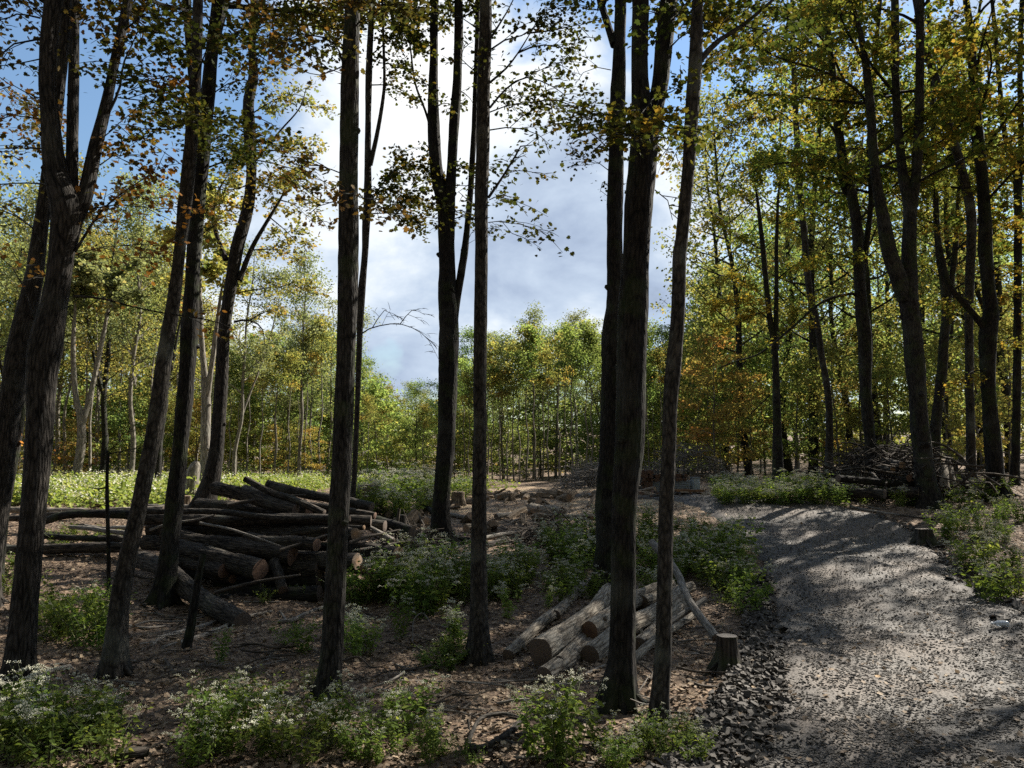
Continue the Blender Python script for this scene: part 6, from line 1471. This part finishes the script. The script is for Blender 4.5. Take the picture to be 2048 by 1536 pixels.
YF = 21.6
def crate(px0, px1, py0, py1, label):
    a, b2 = P(px0, py1, YF), P(px1, py0, YF); w, h = b2[0] - a[0], b2[2] - a[2]; cx = (a[0] + b2[0]) / 2
    root = thing('firewood_crate', (cx, YF, a[2]), label, 'crate')
    p = Buf(); boxv(p, cx, YF, a[2] + h / 2, w, 0.03, h)
    for i in range(5): boxv(p, cx, YF - 0.021, a[2] + h * (i + 0.5) / 5, w, 0.012, h * 0.05)
    p.build('front_panel', M['panel'], root, False)
    f = Buf()
    for sx in (-1, 1): boxv(f, cx + sx * (w / 2 + 0.022), YF + 0.3, a[2] + h / 2, 0.04, 0.64, h * 1.02)
    boxv(f, cx, YF + 0.63, a[2] + h / 2, w, 0.03, h * 0.98); f.build('frame', M['panel'], root, False)
    q = Buf()
    for i in range(4): boxv(q, cx - w / 2 + w * (i + 0.5) / 4, YF + 0.3, a[2] - 0.06, w * 0.2, 0.6, 0.08)
    boxv(q, cx, YF + 0.02, a[2] - 0.15, w, 0.08, 0.09); boxv(q, cx, YF + 0.58, a[2] - 0.15, w, 0.08, 0.09); q.build('pallet', M['plank'], root, False)
    return cx, w, a[2], h


fw = []
rg = np.random.default_rng(61)
for i in range(4):
    b_ = Buf(); V, bk, c, r = add_tube(b_, [(0, -0.2, 0), (0, 0.0, 0.0), (0, 0.2, 0)], [0.055, 0.055, 0.055], 7, 0.2, 0.12, rg, mi=0)
    disc(b_, V[0][::-1], c[0], np.array([0, -1.0, 0]), rg); disc(b_, V[-1], c[-1], np.array([0, 1.0, 0]), rg)
    b_.m4 = [np.full(len(m), 0 if q == 0 else 1, np.int32) for q, m in enumerate(b_.m4)]; b_.m3 = [np.full(len(m), 1, np.int32) for m in b_.m3]
    fw.append(b_.build('firewood_piece', [M['bark_log'], M['cut']], None, False))
nfw = 0


def firewood(x, y, z, label, group, rot=None, s=1.0):
    global nfw
    o = fw[nfw % 4] if nfw < 4 else fw[nfw % 4].copy()
    if nfw >= 4: COL.objects.link(o)
    nfw += 1; o.location = (x, y, z); o.rotation_euler = (0, rg.uniform(0, 6.28), 0) if rot is None else rot; o.scale = (s * rg.uniform(0.8, 1.2), s * rg.uniform(0.8, 1.1), s * rg.uniform(0.8, 1.2))
    tag(o, label, 'firewood', group)


for (a_, b2_, c_, d_, lb_) in ((1307, 1346, 961, 984, 'grey panelled firewood crate half hidden by the slim kinked trunk'), (1349, 1377, 961, 983, 'grey panelled firewood crate right of the slim kinked trunk')):
    cx, w, z0, h = crate(a_, b2_, c_, d_, lb_)
    for i in range(14):
        firewood(cx - w / 2 + 0.07 + (w - 0.14) * ((i % 7) / 6), YF + rg.uniform(0.05, 0.4), z0 + h + 0.03 + 0.1 * (i // 7), 'split firewood piece heaped on the grey crates', 'firewood on the grey crates')
    for i in range(6):
        firewood(cx - w / 2 + 0.06 + (w - 0.12) * (i / 5), YF + 0.3, z0 + h - 0.09, 'split firewood piece inside the top of the grey crates', 'firewood inside the grey crates')
x0, x1 = P(1284, 985, YF)[0], P(1304, 985, YF)[0]; zb = float(terr(x0, YF))
for r_ in range(6):
    for i in range(4):
        firewood(x0 + (x1 - x0) * (i + 0.3 * (r_ % 2)) / 3.5, YF + rg.uniform(0, 0.1), zb + 0.06 + 0.105 * r_, 'brown firewood piece stacked left of the grey crates', 'firewood stack left of the grey crates')
for i in range(16):
    g = P(1285 + 115 * rg.uniform(0, 1), 990, YF - rg.uniform(0.4, 1.4)); firewood(g[0], g[1], float(terr(g[0], g[1])) + 0.05, 'loose firewood piece lying on the ground before the crates', 'loose firewood before the crates', (rg.normal(0, 0.2), rg.uniform(0, 6), rg.uniform(0, 6.28)))
# pale plastic drum and planks right of the crates
g = P(1394, 986, YF); zb = float(terr(g[0], YF)); h = P(1394, 957, YF)[2] - zb
root = thing('plastic_drum', (g[0], YF + 0.2, zb), 'pale bluish plastic drum standing right of the grey firewood crates', 'drum')
b_ = Buf(); add_tube(b_, [(g[0], YF + 0.2, zb), (g[0], YF + 0.2, zb + h * 0.5), (g[0], YF + 0.2, zb + h)], [0.13, 0.14, 0.13], 18, 0.06, 0.0, rg, closed_end=True); b_.build('body', M['tank'], root)
b_ = Buf(); add_tube(b_, [(g[0], YF + 0.2, zb + h + 0.001), (g[0], YF + 0.2, zb + h + 0.035)], [0.145, 0.145], 18, 0.05, 0, rg, closed_end=True); b_.build('lid', M['panel'], root)
for i, (pa, pb, y_) in enumerate(((1352, 1400, 992), (1376, 1402, 988), (1345, 1372, 996))):
    a, b2 = P(pa, y_, YF - 0.9), P(pb, y_, YF - 0.7); b_ = Buf(); zt = float(terr(a[0], YF - 0.8)) + 0.05 + 0.05 * i
    boxv(b_, (a[0] + b2[0]) / 2, YF - 0.8 - 0.15 * i, zt, b2[0] - a[0], 0.14, 0.06)
    tag(b_.build('plank', M['plank'], None, False, origin=((a[0] + b2[0]) / 2, YF - 0.8, zt)), ('long brown plank lying before the right crate', 'short brown plank stacked below the bluish drum', 'brown plank nearest the road before the crates')[i], 'plank')

# chunks of wood and bark scattered along the edge of the clearing
pc = []
for i in range(6):
    b_ = Buf(); L = 0.22
    V, bk, c, r = add_tube(b_, [(-L, 0, 0), (-L * 0.3, rg.normal(0, 0.02), 0.01), (L * 0.4, rg.normal(0, 0.02), 0.0), (L, 0, 0)], np.array([0.1, 0.11, 0.1, 0.08]) * rg.uniform(0.7, 1.1), 8, 0.1, 0.16, rg, closed_end=True)
    b_.m3 = [np.full(len(m), 1, np.int32) for m in b_.m3]
    pc.append(b_.build('wood_chunk', [M['stump_lit'], M['cut_pale']], None, False))
k_ = 0
for (x0, x1, y0, y1, n, w) in ((960, 1235, 986, 1002, 46, 'along the sunny far edge of the clearing'), (760, 870, 1018, 1060, 22, 'around the squat block right of the big log pile'), (900, 1190, 1004, 1075, 30, 'on the bare earth of the clearing'), (1260, 1300, 984, 994, 10, 'in front of the stacked firewood'), (40, 330, 1008, 1030, 10, 'on the meadow edge logs at far left')):
    for i in range(n):
        g = G(rg.uniform(x0, x1), rg.uniform(y0, y1)); pr = pc[k_ % 6]; o = pr if k_ < 6 else pr.copy()
        if k_ >= 6: COL.objects.link(o)
        k_ += 1; s = rg.uniform(0.35, 1.2); o.location = (g[0], g[1], g[2] + 0.05 * s); o.scale = (s * rg.uniform(0.7, 1.6), s, s); o.rotation_euler = (rg.uniform(0, 6), rg.normal(0, 0.3), rg.uniform(0, 6.28))
        tag(o, 'rough brown wood chunk ' + w, 'wood chunk', 'wood chunks ' + w)

# clear plastic bottle on the road
m_, nt, out_ = newmat('clear_plastic')
b0_ = nd(nt, 'BsdfPrincipled', Roughness=0.15); b0_.inputs['Base Color'].default_value = (0.75, 0.8, 0.85, 1); b0_.inputs['Transmission Weight'].default_value = 0.4; nt.links.new(b0_.outputs[0], out_.inputs[0])
M['clear'] = m_; M['cap'] = plain_mat('white_cap', (0.8, 0.8, 0.8), 0.4)
g = G(2003, 1268); zr = on_road(g[0], g[1]); g[2] = (zr if zr is not None else g[2] + 0.07) + 0.045
root = thing('plastic_bottle', g, 'clear plastic drink bottle lying on the gravel near the right frame edge', 'bottle')
d = np.array([-0.93, 0.25, 0.0]); d /= np.linalg.norm(d)
b_ = Buf(); add_tube(b_, [g - d * 0.085, g - d * 0.08, g + d * 0.03, g + d * 0.07, g + d * 0.078], [0.012, 0.032, 0.032, 0.013, 0.013], 16, 0.012, 0.02, rg, closed_end=True); b_.build('body', M['clear'], root)
b_ = Buf(); add_tube(b_, [g + d * 0.08, g + d * 0.1], [0.016, 0.016], 12, 0.02, 0, rg, closed_end=True); b_.build('cap', M['cap'], root)
b_ = Buf(); add_tube(b_, [g - d * 0.05, g + d * 0.0], [0.0335, 0.0335], 16, 0.02, 0, rg); b_.build('wrapper', M['cap'], root)

# ------------------------------------------------------------------ labels of the wood behind
LM = sorted([(60, 'the three-forked trunk'), (262, 'the leaning grey trunk'), (355, 'the dark leaning trunk'), (425, 'the furrowed trunk'), (682, 'the straight dark trunk'), (890, 'the twin-stemmed trunk'), (959, 'the slim straight trunk'), (1240, 'the massive double trunk'), (1335, 'the slim kinked trunk'),
             (1552, 'the twin slender trunk'), (1740, 'the drooping-limbed trunk'), (1840, 'the largest forked trunk'), (1985, 'the bulging trunk')])


def between(px):
    if px < LM[0][0]: return 'left of ' + LM[0][1]
    if px > LM[-1][0]: return 'right of ' + LM[-1][1]
    for (a, A), (b2, B2) in zip(LM, LM[1:]):
        if a <= px <= b2: return f'between {A} and {B2}'.replace(' and the ', ' and ')
ZW = {'tree line': 'in the far tree line', 'back rank': 'deep in the far wood', 'undergrowth': 'at the far meadow edge', 'wood undergrowth': 'in the right wood', 'deep undergrowth': 'deep in the far wood', 'right wood': 'in the right wood', 'beside the meadow': 'beside the meadow', 'around': 'beside the photographed clearing'}
ORD = ['leftmost', 'second from left', 'third from left', 'fourth from left', 'fifth from left', 'sixth from left']
by = {}
for rec in TREES:
    key = (rec[1], ZW[rec[4]], between(rec[2]) if rec[4] != 'around' else '')
    by.setdefault(key, []).append(rec)
for (w, z, bt), rs in by.items():
    rs.sort(key=lambda r: r[2])
    for i, r in enumerate(rs):
        lb = f'{w} {z}' + (f' {bt}' if bt else '')
        if len(rs) > 1 and r[4] != 'around' and i < 6: lb = f'{ORD[i]} {lb}' if len(lb.split()) + 3 <= 16 else lb
        tag(r[0], ' '.join(lb.split()[:16]), 'sapling' if 'sapling' in w else 'tree', 'trees ' + z)
